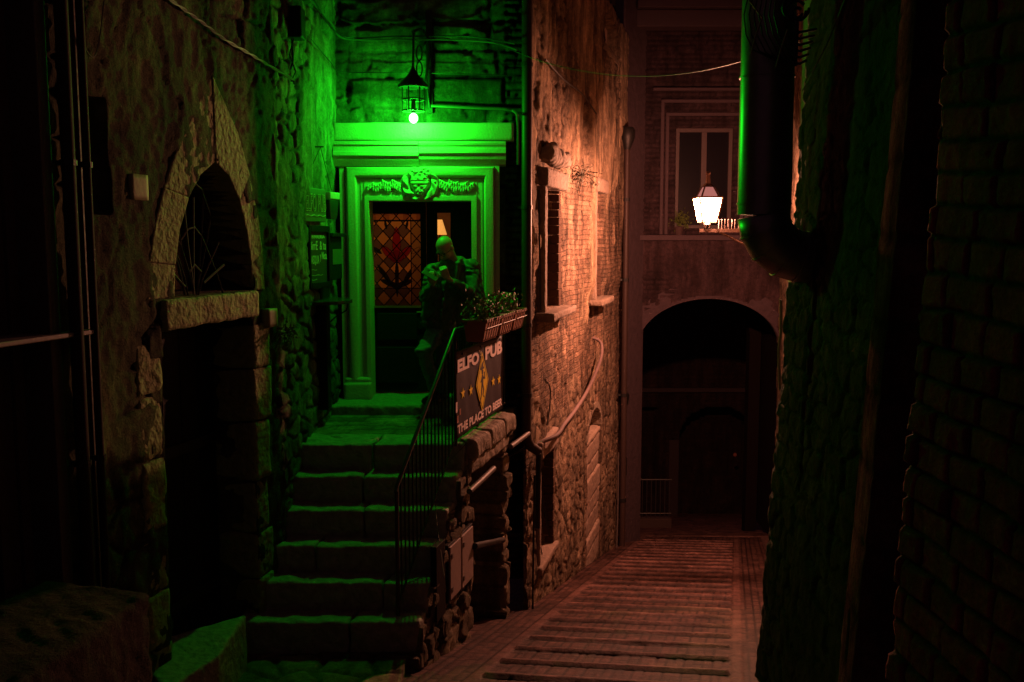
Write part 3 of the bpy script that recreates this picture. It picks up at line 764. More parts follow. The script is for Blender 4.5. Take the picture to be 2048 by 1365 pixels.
# round torus moulding with mitres
mb = MB(); r_t = .055
for k in range(10):
    a0 = math.pi * k / 10; a1 = math.pi * (k + 1) / 10
    def pt(a, seg):
        o = math.cos(a) * r_t; y = 9.665 - math.sin(a) * .06
        xl = fX(704) + o; xr = fX(979) - o; zt = fZ(344) - o
        return [(xl, y, zb + .2), (xl, y, zt), (xr, y, zt), (xr, y, zb + .2)][seg]
    for s_ in range(3):
        A0, A1, B0, B1 = pt(a0, s_), pt(a1, s_), pt(a0, s_ + 1), pt(a1, s_ + 1)
        mb.add([A0, A1, B1, B0], [(0, 1, 2, 3)])
mb.go('roll_moulding', M_trim, dsur, smooth=True)
for xa, xb in ((fX(683), fX(738)), (fX(943), fX(997))):
    rough('jamb_base', [(xa, 9.59, zb - .01), (xb, 9.59, zb - .01), (xb, 9.79, zb - .01), (xa, 9.79, zb - .01), (xa, 9.59, zb + .17), (xb, 9.59, zb + .17), (xb, 9.79, zb + .17), (xa, 9.79, zb + .17)], M_trim, dsur, res=.03, amp=.006, rnd=.01)
    rough('jamb_base', [(xa + .01, 9.61, zb + .165), (xb - .004, 9.61, zb + .165), (xb - .004, 9.79, zb + .165), (xa + .01, 9.79, zb + .165), (xa + .01, 9.61, zb + .22), (xb - .004, 9.61, zb + .22), (xb - .004, 9.79, zb + .22), (xa + .01, 9.79, zb + .22)], M_trim, dsur, res=.03, amp=.004, rnd=.012)
# entablature
xl, xr = fX(668, 9.55), fX(1028, 9.55)
rough('frieze_block', [(xl, 9.58, fZ(281, 9.56)), (xr, 9.58, fZ(281, 9.56)), (xr, 9.79, fZ(281, 9.56)), (xl, 9.79, fZ(281, 9.56)), (xl, 9.58, fZ(245, 9.56)), (xr, 9.58, fZ(245, 9.56)), (xr, 9.79, fZ(245, 9.56)), (xl, 9.79, fZ(245, 9.56))], M_trim, dsur, res=.03, amp=.004, rnd=.008)
def mould(xa, xb, prof, name='cornice'):
    mb = MB(); P0 = [(xa, y, z) for y, z in prof]; P1 = [(xb, y, z) for y, z in prof]
    mb.prism(P0, P1); return mb.go(name, M_trim, dsur, bevel=.003)
Z = lambda p: fZ(p, 9.54)
xm = fX(838, 9.54)
mould(xl - .0, xm, [(9.79, Z(282)), (9.57, Z(282)), (9.57, Z(289)), (9.59, Z(289)), (9.59, Z(302)), (9.565, Z(303)), (9.56, Z(311)), (9.58, Z(313)), (9.59, Z(320)), (9.625, Z(332)), (9.79, Z(334))])
mould(xm + .002, fX(1012, 9.54), [(9.79, Z(282)), (9.575, Z(282)), (9.57, Z(286)), (9.575, Z(290)), (9.59, Z(292)), (9.59, Z(297)), (9.565, Z(298)), (9.56, Z(306)), (9.58, Z(309)), (9.595, Z(318)), (9.63, Z(328)), (9.79, Z(330))])
# carved frieze with crest
cx = fX(841)
def cr_base(U, V): return np.stack([U, U * 0 + 9.655, V], -1)
def cr_hf(U, V):
    z1, z0 = fZ(357), fZ(392); h = U * 0
    x = U - cx; y = V - fZ(362)
    # shield
    sh_w = .105 - .02 * np.cos((y + .02) * 25); yb = -.155
    t = np.clip((y - yb) / (.10 - yb), 0, 1)
    wd = .11 * np.sqrt(np.clip(t * 1.9, 0, 1))
    d = wd - np.abs(x)
    sh = ss(d, 0, .02) * (y < .10) * (y > yb)
    h = np.maximum(h, sh * (.065 - 2.0 * x * x) + sh * .012 * (np.abs(y + .02) < .012) - .012 * sh * ss(d, .025, .018) * ss(d, .008, .015))
    h = h + sh * .010 * ss(fbm(U * 40, V * 60, 4), .5, .6) * (np.abs(y + .02) > .02)
    # scroll cartouche around the shield
    rr = np.hypot(x / .175, (y + .03) / .16); an = np.arctan2(y + .03, x)
    ring = ss(rr, .60, .72) * (1 - ss(rr, 1.0, 1.14 + .06 * np.sin(an * 7)))
    h = np.maximum(h, ring * (.045 + .012 * np.sin(an * 8 + rr * 10)))
    for sx_ in (-1, 1):
        q = np.hypot(x - sx_ * .085, y - .085); h = np.maximum(h, ss(.05 - q, 0, .02) * .06 - ss(.016 - q, 0, .012) * .05)
        q = np.hypot((x - sx_ * .15), (y + .01)); h = np.maximum(h, ss(.04 - q, 0, .03) * (.05 + .012 * np.sin(q * 300)))
    # draped ribbons left and right
    for sx_ in (-1, 1):
        for i, (ox, oy, w_, hh) in enumerate(((.24, -.05, .055, .05), (.335, -.045, .055, .055), (.43, -.055, .055, .045), (.505, -.06, .04, .03))):
            X_ = (x - sx_ * ox); Y_ = y - oy + .02 * np.sin(X_ * 40 + i)
            bl = ss(1 - np.maximum(np.abs(X_) / w_, np.abs(Y_) / hh), 0, .25)
            h = np.maximum(h, bl * (.022 + .008 * np.sin(X_ * 260) * (np.abs(Y_) > .015) + .01 * fbm(U * 30, V * 30, i)))
    h = h + .004 * (fbm(U * 30, V * 30, 3) - .5)
    return dict(h=h)
n_y = np.array((0, -1., 0))
cf = relief('carved_crest', cr_base, n_y, fX(728), fX(955), fZ(393), fZ(358), .0045, cr_hf, M_trim, dsur, thick=.03)
def cr2(U, V):
    d = cr_hf(U, V); d['h'] = np.where(d['h'] > .012, d['h'] + .0, -.02) ; return d
relief('crest_top', cr_base, n_y, cx - .19, cx + .19, fZ(357.5), fZ(331), .0045, cr2, M_trim, dsur, thick=.03)
relief('crest_foot', cr_base, n_y, cx - .15, cx + .15, fZ(403), fZ(393.5), .0045, cr2, M_trim, dsur, thick=.03)

# ---- doors
Yd = 9.93
dx = lambda px: at(px, 480, Yd).x
dz = lambda py: at(900, py, Yd).z
pd = MB()
gx0, gx1, gz0, gz1 = dx(744), dx(841), dz(612), dz(427)
pd.box(dx(736), gx0, Yd, Yd + .05, -1.6, dz(400)).box(gx1, dx(852), Yd, Yd + .05, -1.6, dz(400)).box(gx0, gx1, Yd, Yd + .05, -1.6, gz0).box(gx0, gx1, Yd, Yd + .05, gz1, dz(400))
leaf = pd.go('door', M_dark, pb, bevel=.003)
for za, zb_ in ((-1.5, -1.12), (-1.05, -.76)):
    MB().box(gx0 + .04, gx1 - .04, Yd - .018, Yd - .001, za, zb_).go('door_panel', M_dark, leaf, bevel=.008)
MB().box(gx0, gx1, Yd - .03, Yd + .0, gz0 - .02, gz0).tube([(gx1 + .03, Yd - .01, -.75), (gx1 + .03, Yd - .06, -.75), (gx1 - .04, Yd - .06, -.75)], .009, 8).go('handle', plain('brass', (.4, .28, .1), .35, .9), leaf)
# stained glass raster: diamonds, red lily, dark leaves, lead lines (the pane's own colours)
gw_, gh_ = gx1 - gx0, gz1 - gz0
nu, nv = 150, 290
Ug, Vg = np.meshgrid(np.linspace(0, 1, nu), np.linspace(0, 1, nv))
X_ = (Ug - .5) * gw_; Y_ = Vg * gh_
col = np.zeros(Ug.shape + (3,))
s_ = .140
a_ = (X_ + Y_ * .9) / s_; b_ = (X_ - Y_ * .9) / s_
ch = (np.floor(a_) + np.floor(b_)) % 2
col[:] = np.where(ch[..., None] > .5, np.array((.85, .42, .10)), np.array((.22, .12, .07)))
col *= (.75 + .5 * _h(np.floor(a_), np.floor(b_), 3))[..., None]
lead = (np.minimum(a_ % 1, 1 - a_ % 1) < .05) | (np.minimum(b_ % 1, 1 - b_ % 1) < .05)
yr = Y_ / gh_
def pet(cx_, cy_, w_, h_, an=0):
    x = X_ - cx_; y = Y_ - cy_; c, s = math.cos(an), math.sin(an); xx = x * c + y * s; yy = -x * s + y * c
    wv = w_ * np.clip(1 - (yy / h_) ** 2, 0, 1) ** .8; return (np.abs(xx) < wv) & (np.abs(yy) < h_), wv - np.abs(xx)
red = np.array((.40, .02, .015)); drk = np.array((.02, .01, .008))
for (cx_, cy_, w_, h_, an, cc) in ((0, .66 * gh_ + .02, .045, .17, 0, red), (-.085, .57 * gh_, .04, .11, .75, red), (.085, .57 * gh_, .04, .11, -.75, red), (0, .53 * gh_, .075, .07, 0, red * .7),
                                   (-.13, .34 * gh_, .025, .13, .6, drk), (.13, .34 * gh_, .025, .13, -.6, drk), (-.07, .24 * gh_, .03, .12, 1.2, drk), (.07, .24 * gh_, .03, .12, -1.2, drk), (0, .3 * gh_, .022, .2, 0, drk),
                                   (-.11, .93 * gh_ - .05, .014, .05, .2, drk), (.11, .93 * gh_ - .05, .014, .05, -.2, drk), (-.2, .6 * gh_, .02, .06, .9, drk), (.2, .6 * gh_, .02, .06, -.9, drk)):
    m_, e_ = pet(cx_, cy_, w_, h_, an); col[m_] = cc; lead |= m_ & (e_ < .005)
top = yr > .92; col[top] = np.where(((X_[top] / .07).astype(int) % 2)[:, None] > 0, np.array((.35, .12, .04)), np.array((.5, .2, .06)))
rgt = Ug > .80; col[rgt & ~top] = np.array((.45, .24, .06)); lead |= (np.abs(Ug - .80) < .012) | (np.abs(yr - .92) < .008) | (np.abs(yr - .19) < .004)
low = yr < .19; col[low] *= .5
col[lead] = (.004, .003, .003)
idx = np.arange(nu * nv).reshape(nv, nu)
F = np.stack([idx[:-1, :-1], idx[:-1, 1:], idx[1:, 1:], idx[1:, :-1]], -1).reshape(-1, 4)
Vt = np.stack([gx0 + Ug * gw_, Ug * 0 + Yd + .02, gz0 + Vg * gh_], -1).reshape(-1, 3)
me = mesh_arrays('stained_glass', Vt, F, False)
ca = me.color_attributes.new('glasscol', 'FLOAT_COLOR', 'POINT')
ca.data.foreach_set('color', np.concatenate([col.reshape(-1, 3), np.ones((nu * nv, 1))], 1).astype(np.float32).ravel())
m, N, K = nt('stained_glass'); N.remove(N['Principled BSDF'])
at_ = N.new('ShaderNodeAttribute'); at_.attribute_name = 'glasscol'
tr = N.new('ShaderNodeBsdfTranslucent'); gl = N.new('ShaderNodeBsdfGlossy'); gl.inputs['Roughness'].default_value = .25
mx = N.new('ShaderNodeMixShader'); mx.inputs[0].default_value = .03
K.new(at_.outputs['Color'], tr.inputs['Color']); K.new(tr.outputs[0], mx.inputs[1]); K.new(gl.outputs[0], mx.inputs[2])
K.new(mx.outputs[0], N['Material Output'].inputs['Surface'])
link('stained_glass', me, m, leaf)
# right leaf with a narrow clear pane
pd = MB(); hx0, hx1, hz0, hz1 = dx(874), dx(901), dz(545), dz(426)
pd.box(dx(853), hx0, Yd + .005, Yd + .05, -1.6, dz(400)).box(hx1, dx(946), Yd + .005, Yd + .05, -1.6, dz(400)).box(hx0, hx1, Yd + .005, Yd + .05, -1.6, hz0).box(hx0, hx1, Yd + .005, Yd + .05, hz1, dz(400))
leaf2 = pd.go('door', M_dark, pb, bevel=.003)
MB().box(dx(856), hx0 - .02, Yd - .012, Yd + .004, -1.5, dz(430)).box(hx1 + .02, dx(942), Yd - .012, Yd + .004, -1.5, dz(430)).go('door_moulding', M_dark, leaf2, bevel=.004)
# interior room
MI = plain('warm_plaster', (.45, .26, .12), .8)
rm = MB(); x0, x1, y0, y1, z0, z1 = -1.7, -.1, 10.03, 12.2, -1.62, 1.15
rm.box(x0 - .1, x1 + .1, y1, y1 + .1, z0, z1).box(x0 - .1, x0, y0, y1, z0, z1).box(x1, x1 + .1, y0, y1, z0, z1).box(x0 - .1, x1 + .1, y0, y1 + .1, z0 - .1, z0).box(x0 - .1, x1 + .1, y0, y1 + .1, z1, z1 + .1)
rm.go('taproom_walls', MI, pb)
tl = thing('table_lamp', 'glowing pleated table lamp seen through the narrow door pane', 'lamp', at(882, 520, 11.5))
c_ = at(880, 485, 11.5)
MB().lathe(c_, [(.05, -.25), (.05, -.24), (.015, -.22), (.012, .05), (.01, .16)], 12).go('lamp_base', M_dark, tl, smooth=True)
ms, N, K = nt('lamp_shade'); b = N['Principled BSDF']; b.inputs['Base Color'].default_value = (.8, .5, .2, 1)
b.inputs['Emission Color'].default_value = (1, .42, .08, 1); b.inputs['Emission Strength'].default_value = .8
MB().lathe(c_, [(.085, .09), (.03, .27), (.027, .27), (.082, .09)], 18).go('lamp_shade', ms, tl, smooth=True)
pl_ = thing('unseen_pendant_lamp', 'unseen warm pendant lamp put inside the pub to light the stained glass', 'lamp', (-1.25, 10.75, 1.1))  # unseen lamp, put in to light the stained glass from behind
MB().tube([(-1.25, 10.75, 1.14), (-1.25, 10.75, .62)], .006, 6).go('flex', M_iron, pl_)
MB().ball((-1.25, 10.75, .56), .06).go('globe', emit('warm_globe', (1, .5, .18), 32), pl_, smooth=True)

# ================================================================== GREEN DOOR LANTERN
BX = at(827, 237, 9.33)
gl_t = thing('door_lantern', 'small iron lantern with a bare green bulb over the pub door', 'lantern', (BX.x, 9.33, BX.z + .1))
def zz_(py): return at(827, py, 9.33).z
mb = MB(); cx0 = BX.x; r0 = .105
body = MB()
for k in range(6):
    a = 2 * math.pi * k / 6 + .2; p = Vector((cx0 + r0 * math.cos(a), 9.33 + r0 * math.sin(a), 0)); q = Vector((cx0 + r0 * .98 * math.cos(a), 9.33 + r0 * .98 * math.sin(a), 0))
    body.tube([(q.x, q.y, zz_(222)), (p.x, p.y, zz_(174))], .007, 6)
for py in (222, 200, 174): 
    pts = [(cx0 + r0 * math.cos(2 * math.pi * k / 24), 9.33 + r0 * math.sin(2 * math.pi * k / 24), zz_(py)) for k in range(25)]
    body.tube(pts, .008, 6)
body.tube([(cx0, 9.33, zz_(226)), (cx0, 9.33, zz_(196))], .022, 10)
body.go('cage', M_iron, gl_t, smooth=True)
MB().lathe((cx0, 9.33, 0), [(.145, zz_(176)), (.15, zz_(172)), (.05, zz_(150)), (.02, zz_(138)), (.008, zz_(130))], 12).go('cap', M_iron, gl_t)
pts = []
mb = MB().tube([(cx0, 9.33, zz_(138)), (cx0 + .01, 9.33, zz_(60))], .012, 8)
mb.tube([(cx0 + .12, 9.74, zz_(60)), (cx0 + .12, 9.70, zz_(100)), (cx0 + .10, 9.6, zz_(150)), (cx0 + .12, 9.72, zz_(205))], .014, 8)
mb.tube([(cx0, 9.33, zz_(64)), (cx0 + .06, 9.5, zz_(50)), (cx0 + .12, 9.76, zz_(60))], .014, 8)
for k in range(2):
    zc = zz_(100 + 32 * k); mb.tube([(cx0 + .045 + .028 * math.cos(a / 8 * math.pi), 9.5, zc + .07 * math.sin(a / 8 * math.pi)) for a in range(17)], .008, 6)
mb.box(cx0 + .09, cx0 + .15, 9.74, 9.79, zz_(215), zz_(0))
mb.go('bracket', M_iron, gl_t, smooth=True)
BULB = glow_glass('green_bulb', (.75, 1.0, .78), 1.4)
point_lamp('bulb_light', (cx0, 9.33, BX.z), .03, (.010, 1.0, .016), GREEN_STRENGTH, gl_t)
MB().ball((cx0, 9.33, BX.z), .043, 20, 14, (1, 1, 1.12)).go('bulb', BULB, gl_t, smooth=True)

# ================================================================== STREET LANTERN
LY = 12.2
def LP(px, py, dy=0): return at(px, py, LY) + Vector((0, dy, 0))
lc = LP(1415, 415)
sl_t = thing('street_lantern', 'lit four sided street lantern on a wall bracket before the arch', 'lantern', LP(1415, 458))
def sq(py, half, rot=.10):
    z = LP(1415, py).z; r = half * math.sqrt(2) / FP * LY
    return [Vector((lc.x + r * math.cos(rot + math.pi / 4 + k * math.pi / 2), LY + r * math.sin(rot + math.pi / 4 + k * math.pi / 2), z)) for k in range(4)]
B4, T4 = sq(444, 12.5), sq(398, 20.5)
mg = glow_glass('lantern_glass', (.72, .84, .76), 1.0)
point_lamp('lantern_light', (lc.x, LY, LP(1415, 409).z), .05, (1, .36, .21), LANTERN_STRENGTH, sl_t)
mb = MB(); mb.prism([v for v in B4], [v for v in T4]); mb.go('lit_glass', mg, sl_t)
fm_ = MB(); B5, T5 = sq(445, 14.2), sq(396, 22.6)
for k in range(4):
    fm_.tube([B5[k], T5[k]], .011, 6); fm_.tube([B5[k], B5[(k + 1) % 4]], .009, 6); fm_.tube([T5[k], T5[(k + 1) % 4]], .012, 6)
fm_.go('frame', plain('lantern_lit_frame', (.5, .33, .2), .5), sl_t)  # lamp's orange light on the frame put into its colour
MB().prism(sq(392.5, 16.5), sq(375, 9)).go('roof_glass', emit('roof_glass', (1, .33, .28), .42), sl_t)
fm_ = MB(); RA, RB = sq(394, 17.2), sq(374.5, 9)
for k in range(4): fm_.tube([RA[k], RB[k]], .012, 6)
fm_.prism(sq(396, 21.5), sq(393.5, 17.5)); fm_.prism(sq(374.5, 9.5), sq(368, 6)); fm_.prism(sq(368, 4), sq(350, 3)); fm_.ball((lc.x, LY, LP(0, 347).z), .03)
fm_.go('roof', plain('lantern_copper', (.16, .10, .09), .35, .6), sl_t)
MB().lathe((lc.x, LY, 0), [(.02, LP(0, 458).z), (.04, LP(0, 452).z), (.045, LP(0, 449).z), (.03, LP(0, 446).z)], 12).go('foot', M_iron, sl_t, smooth=True)
bx1 = R2.A + R2.t * ((18.1 - LY) / abs(R2.t.y)); zb0 = LP(1415, 458).z
MB().box(LP(1399, 458).x, bx1.x + .05, LY - .018, LY + .018, zb0 - .045, zb0).tube([(lc.x + .15, LY, zb0 - .04), (lc.x + .7, LY, zb0 - .3), (bx1.x, LY, zb0 - .75)], .014, 6).go('bracket', plain('bracket_iron', (.2, .13, .1), .5, .4), sl_t)
mb = MB()
for k in range(12):
    x = LP(1437, 450).x + k * .042; mb.tube([(x, LY, zb0), (x + random.uniform(-.01, .01), LY + random.uniform(-.02, .02), zb0 + .11)], .0035, 5); mb.ball((x, LY, zb0 + .115), .007, 6, 4)
mb.go('bird_spikes', plain('spike_wire', (.05, .035, .03), .6, .1), sl_t)

# ================================================================== SIGNS ON THE LEFT WALL
def L1r(x0, y0, x1, y1): return rect(L1, x0, y0, x1, y1)
# shop board with neon-like outline lettering, angled a little off the wall
SG = Plane((-1.80, 8.55), (-1.66, 9.13))
def gp_(px, py): return SG.uv(px, py)
a, b = SG.uv(607, 408)[0], SG.uv(652, 408)[0]; zt, zb_ = SG.uv(630, 377)[1], SG.uv(630, 444)[1]
sg = thing('pub_sign', 'square board with outlined pub name and beer glass above the chalkboard', 'sign', SG.p(a, zb_, 0))
MB().pbox(SG, a, b, zb_, zt, -.16, 0).go('board', plain('sign_board', (.10, .13, .09), .5), sg, bevel=.006)
NE = plain('outline_letters', (.55, .5, .35), .4)
hw = (b - a)
text_on(SG, 'ELFO', a + .06 * hw, a + .52 * hw, zb_ + .09, zt - .05, .006, .006, NE, sg, outline=.018)
text_on(SG, 'PUB', a + .60 * hw, a + .95 * hw, zb_ + .09, zt - .05, .006, .006, NE, sg, outline=.018)
MB().tube([SG.p(a + hw * (.08 + .86 * k / 12), zb_ + .055 + .006 * math.sin(k * 1.7), .006) for k in range(13)], .004, 6).go('underline', NE, sg)
bu = b + .015
gb = thing('beer_glass_sign', 'dark beer glass shaped sign with pale foam beside the pub board', 'sign', SG.p(bu + .1, zb_ + .02, 0))
MB().pprism(SG, [(bu + .02, zb_ + .03), (bu + .16, zb_ + .03), (bu + .21, zt - .09), (bu, zt - .09)], -.02, .03).go('glass', plain('dark_sign_glass', (.03, .035, .03), .3), gb, bevel=.006)
MB().pprism(SG, [(bu, zt - .085), (bu + .21, zt - .085), (bu + .22, zt - .02), (bu - .005, zt - .02)], -.02, .04).go('foam', plain('foam_white', (.6, .6, .5), .5), gb, bevel=.008)
tri = SG.p(a + .8 * hw, zt + .38, .0)
MB().tube([SG.p(a + .05, zt, -.03), tri, SG.p(b + .15, zt, -.01)], .003, 5).tube([tri - Vector((.05, 0, 0)), tri + Vector((.03, 0, 0))], .006, 5).go('hanging_wire', M_iron, sg)
# chalkboard
CB = Plane((-1.80, 8.62), (-1.70, 9.13))
a, b = CB.uv(616, 515)[0], CB.uv(657, 515)[0]; zt, zb_ = CB.uv(636, 452)[1], CB.uv(636, 576)[1]
cb = thing('menu_chalkboard', 'tall framed chalkboard menu hanging below the pub board', 'chalkboard', CB.p((a + b) / 2, zb_, 0))
MB().pbox(CB, a + .03, b - .03, zb_ + .04, zt - .04, -.03, 0).go('slate', plain('slate_black', (.05, .055, .05), .4), cb)
mb = MB().pbox(CB, a, a + .035, zb_, zt, -.04, .02).pbox(CB, b - .035, b, zb_, zt, -.04, .02).pbox(CB, a + .035, b - .035, zb_, zb_ + .05, -.04, .022).pbox(CB, a + .035, b - .035, zt - .06, zt, -.04, .022)
mb.go('frame', M_dark, cb, bevel=.004)
CK = plain('chalk', (.7, .72, .6), .9)
w_ = b - a - .08; hh = zt - zb_
text_on(CB, 'BIRRERIA', a + .09, b - .09, zt - .115, zt - .085, .001, .003, CK, cb)
text_on(CB, 'BirrE  & tu', a + .045, b - .07, zt - .22, zt - .14, .001, .003, CK, cb)
text_on(CB, 'PASQUA', a + .045, a + .045 + w_ * .5, zt - .36, zt - .27, .001, .003, CK, cb)
text_on(CB, 'y Nota', a + .05 + w_ * .55, b - .05, zt - .33, zt - .24, .001, .003, CK, cb)
mb = MB()
for k, y in enumerate((.40, .45, .49, .52)):
    mb.tube([CB.p(a + .06 + j * w_ / 9, zt - y + .004 * math.sin(j * 2 + k), .002) for j in range(4 + (k * 3) % 6)], .002, 4)
mb.go('chalk_lines', CK, cb)
# dark intercom/menu box right of it
MBX = Plane((-1.74, 9.0), (-1.70, 9.55))
a, b = MBX.uv(660, 515)[0], MBX.uv(684, 515)[0]; zt, zb_ = MBX.uv(672, 474)[1], MBX.uv(672, 560)[1]
mx_ = thing('menu_box', 'narrow dark wall box with a sloped lid between chalkboard and door frame', 'box', MBX.p(a, zb_, 0))
MB().pbox(MBX, a, b, zb_, zt, -.12, .0).pprism(MBX, [(a - .02, zt), (b + .03, zt), (b + .02, zt + .035), (a, zt + .035)], -.13, .04).go('case', M_dark, mx_, bevel=.008)
MB().pbox(MBX, a + .08, b - .03, zb_ + .15, zt - .12, .001, .006).go('paper', plain('menu_paper', (.12, .12, .08), .6), mx_)
MB().pbox(MBX, a - .2, a + .1, zb_ - .22, zb_ - .01, -.1, -.04).go('lower_case', M_dark, mx_, bevel=.005)
# half round shelf on barrel
tc_ = at(650, 602, 8.9); tb = thing('barrel_shelf', 'small half round drinks shelf on a dark post against the green wall', 'shelf', (tc_.x, 8.9, tc_.z - .55))
V0 = [(-1.80, 8.9 + .36)] + [(-1.80 + .30 * math.sin(a) , 8.9 + .36 * math.cos(a)) for a in [math.pi * k / 12 for k in range(13)]] + [(-1.80, 8.54)]
MB().prism([(x, y, tc_.z - .02) for x, y in V0], [(x, y, tc_.z + .012) for x, y in V0]).go('shelf_top', plain('dark_varnish', (.05, .045, .035), .2), tb, bevel=.004)
MB().box(-1.82, -1.70, 8.68, 8.86, tc_.z - 1.0, tc_.z - .02).go('post', M_dark, tb, bevel=.01)
MB().tube([(-1.78, 9.05, tc_.z - .25), (-1.68, 9.05, tc_.z - .16), (-1.58, 9.05, tc_.z - .10), (-1.56, 9.05, tc_.z - .02)], .008, 6).go('bracket', M_iron, tb, smooth=True)
# loudspeaker high on the left wall, with its cable
u = L1.uv(590, 40)[0]; p = L1.p(.9, L1.uv(590, 70)[1], 0)
lsx = at(590, 45, 8.0)
ls = thing('wall_speaker', 'small dark box speaker high on the wall above the pub board', 'speaker', (lsx.x, 8.0, lsx.z - .12))
MB().box(lsx.x - .075, lsx.x + .065, 7.93, 8.1, lsx.z - .13, lsx.z + .12).box(lsx.x - .12, lsx.x - .07, 7.98, 8.04, lsx.z - .03, lsx.z + .03).go('case', M_dark, ls, bevel=.012)
mb = MB(); 
mb.tube([(lsx.x - .03, 8.0, lsx.z - .12), (lsx.x - .02, 7.99, lsx.z - .3), (lsx.x - .05, 7.98, lsx.z - .42), (lsx.x - .01, 7.98, lsx.z - .5)], .008, 6)
mb.tube([(lsx.x - .01, 8.0, lsx.z - .12), (lsx.x - .05, 7.99, lsx.z - .26), (lsx.x + .0, 7.98, lsx.z - .4), (lsx.x - .04, 7.98, lsx.z - .48)], .006, 6)
mb.go('hanging_cable', M_iron, ls, smooth=True)

# ================================================================== CABLES
def cable(name, pts, r, label, mat=None, cat='cable', seg=6, group=None, twist=0):
    P = [Vector(p) for p in pts]; out = []
    for i in range(len(P) - 1):
        a = P[max(i - 1, 0)]; b = P[i]; c = P[i + 1]; d = P[min(i + 2, len(P) - 1)]
        for k in range(6):
            t = k / 6; out.append(.5 * ((2 * b) + (c - a) * t + (2 * a - 5 * b + 4 * c - d) * t * t + (3 * b - a - 3 * c + d) * t ** 3))
    out.append(P[-1]); mb = MB()
    if twist:
        for ph in (0, math.pi):
            mb.tube([p + Vector((0, math.sin(i * 1.1 + ph), math.cos(i * 1.1 + ph))) * twist for i, p in enumerate(out)], r, seg)
    else: mb.tube(out, r, seg)
    o = mb.go(name, mat or M_cable, None, smooth=True)
    return tag(o, label, cat, group)
def LPp(pl, px, py, o): return pl.p(*pl.uv(px, py), o)
cable('twisted_cable', [LPp(L0, 300, -8, .09), LPp(L0, 350, 22, .07), LPp(L0, 390, 50, .07), LPp(L0, 430, 80, .07), LPp(L0, 480, 108, .07), LPp(L0, 520, 132, .07), LPp(L0, 570, 162, .08)], .006, 'twisted pale cable slanting down the top of the dark left wall', twist=.008)
cable('thin_cable', [LPp(L0, 128, -5, .08), LPp(L0, 138, 80, .08), LPp(L0, 158, 116, .08), LPp(L0, 172, 90, .08), LPp(L0, 183, 0, .08)], .004, 'thin looping cable hanging at the top left corner')
yf = 9.70
cable('facade_cable', [LPp(L1, 592, -6, .1), LPp(L1, 640, 45, .1), at(680, 74, 9.62), at(720, 80, yf), at(800, 80, yf), at(900, 80, yf), at(985, 86, yf), at(1034, 100, 9.3)], .009, 'thick cable crossing the wall above the green lantern')
cable('upper_cable', [LPp(L1, 596, 0, .14), at(684, 72, 9.6), at(800, 73, 9.66), at(940, 74, 9.66), at(1030, 88, 9.2)], .008, 'dark cable running just above the thick facade cable', M_iron)
cable('lower_cable', [LPp(L1, 600, 80, .1), LPp(L1, 640, 125, .1), at(680, 143, 9.66), at(760, 146, yf), at(830, 146, yf), at(930, 149, yf), at(1028, 152, yf)], .005, 'thin dark cable across the wall level with the lantern cap', M_iron)
cable('span_wire', [at(985, 84, 9.6), at(1080, 122, 9.3), at(1180, 145, 9.0), at(1280, 153, 8.4), at(1380, 146, 7.8), at(1480, 124, 7.2), at(1600, 84, 6.3)], .0028, 'thin wire sagging across the alley at the top', M_iron)
cable('white_conduit', [at(862, 212, yf), at(900, 214, yf), at(960, 217, yf), at(1010, 219, yf), at(1030, 225, 9.66), at(1036, 245, 9.17), at(1036, 330, 9.17)], .014, 'pale conduit running right from the lantern bracket', M_cable, 'conduit')
cable('wall_cable', [LPp(WW, 1072, 120, .1), LPp(WW, 1110, 160, .1), LPp(WW, 1150, 190, .1), LPp(WW, 1178, 228, .1)], .010, 'short dark cable slanting down the upper street wall', M_iron)
cable('thick_wall_hose', [at(1052, 925, 9.75), at(1068, 893, 10.1), LPp(WW, 1084, 870, .16), LPp(WW, 1105, 848, .14), LPp(WW, 1130, 822, .12), LPp(WW, 1155, 785, .12), LPp(WW, 1175, 745, .12), LPp(WW, 1187, 710, .12), LPp(WW, 1190, 684, .08), LPp(WW, 1186, 674, -.06)], .024, 'thick pale hose curving up the street wall from the drainpipe foot', plain('dusty_hose', (.15, .10, .095), .7), 'hose', 10)
cable('loop_cable', [LPp(WW, 1072, 760, .1), LPp(WW, 1082, 775, .1), LPp(WW, 1082, 810, .1), LPp(WW, 1076, 850, .1)], .008, 'thin cable loop on the wall right of the banner', M_iron)

# ================================================================== PIPES ON THE STREET WALL
t0 = LPp(WW, 1056, 880, .17)
dp = thing('drainpipe', 'long brown drainpipe between the pub door and the bricked window', 'drainpipe', t0, 'drainpipes of the pub')
px_ = Vector((.146, 9.52, 0))
def vz(py): return at(1054, py, px_.y).z
mb = MB().tube([(px_.x, px_.y, 3.4), (px_.x, px_.y, vz(868)), (px_.x + .01, px_.y, vz(882)), (px_.x + .05, px_.y + .02, vz(895)), (px_.x + .13, px_.y + .05, vz(906))], [.052, .052, .052, .05, .048], 14)
mb.go('pipe', M_pipe, dp, smooth=True)
for py in (130, 415, 650, 790): mb = MB(); mb.tube([(px_.x, px_.y, vz(py) - .02), (px_.x, px_.y, vz(py) + .02)], .060, 14).box(px_.x - .09, px_.x - .04, px_.y - .015, px_.y + .06, vz(py) - .012, vz(py) + .012).go('clamp', M_iron, dp)
mb = MB(); mb.tube([(px_.x - .2, px_.y + .02, vz(915)), (px_.x + .05, px_.y + .03, vz(893))], .014, 6)
mb.go('foot_bracket', M_iron, dp)
p2 = WW.p(WW.uv(1239, 700)[0] - .25, 0, .12)
def vz2(py): return at(1236, py, p2.y).z
dp = thing('drainpipe', 'reddish drainpipe with funnel head in the corner beside the arch building', 'drainpipe', (p2.x, p2.y, vz2(1118)), 'drainpipes of the pub')
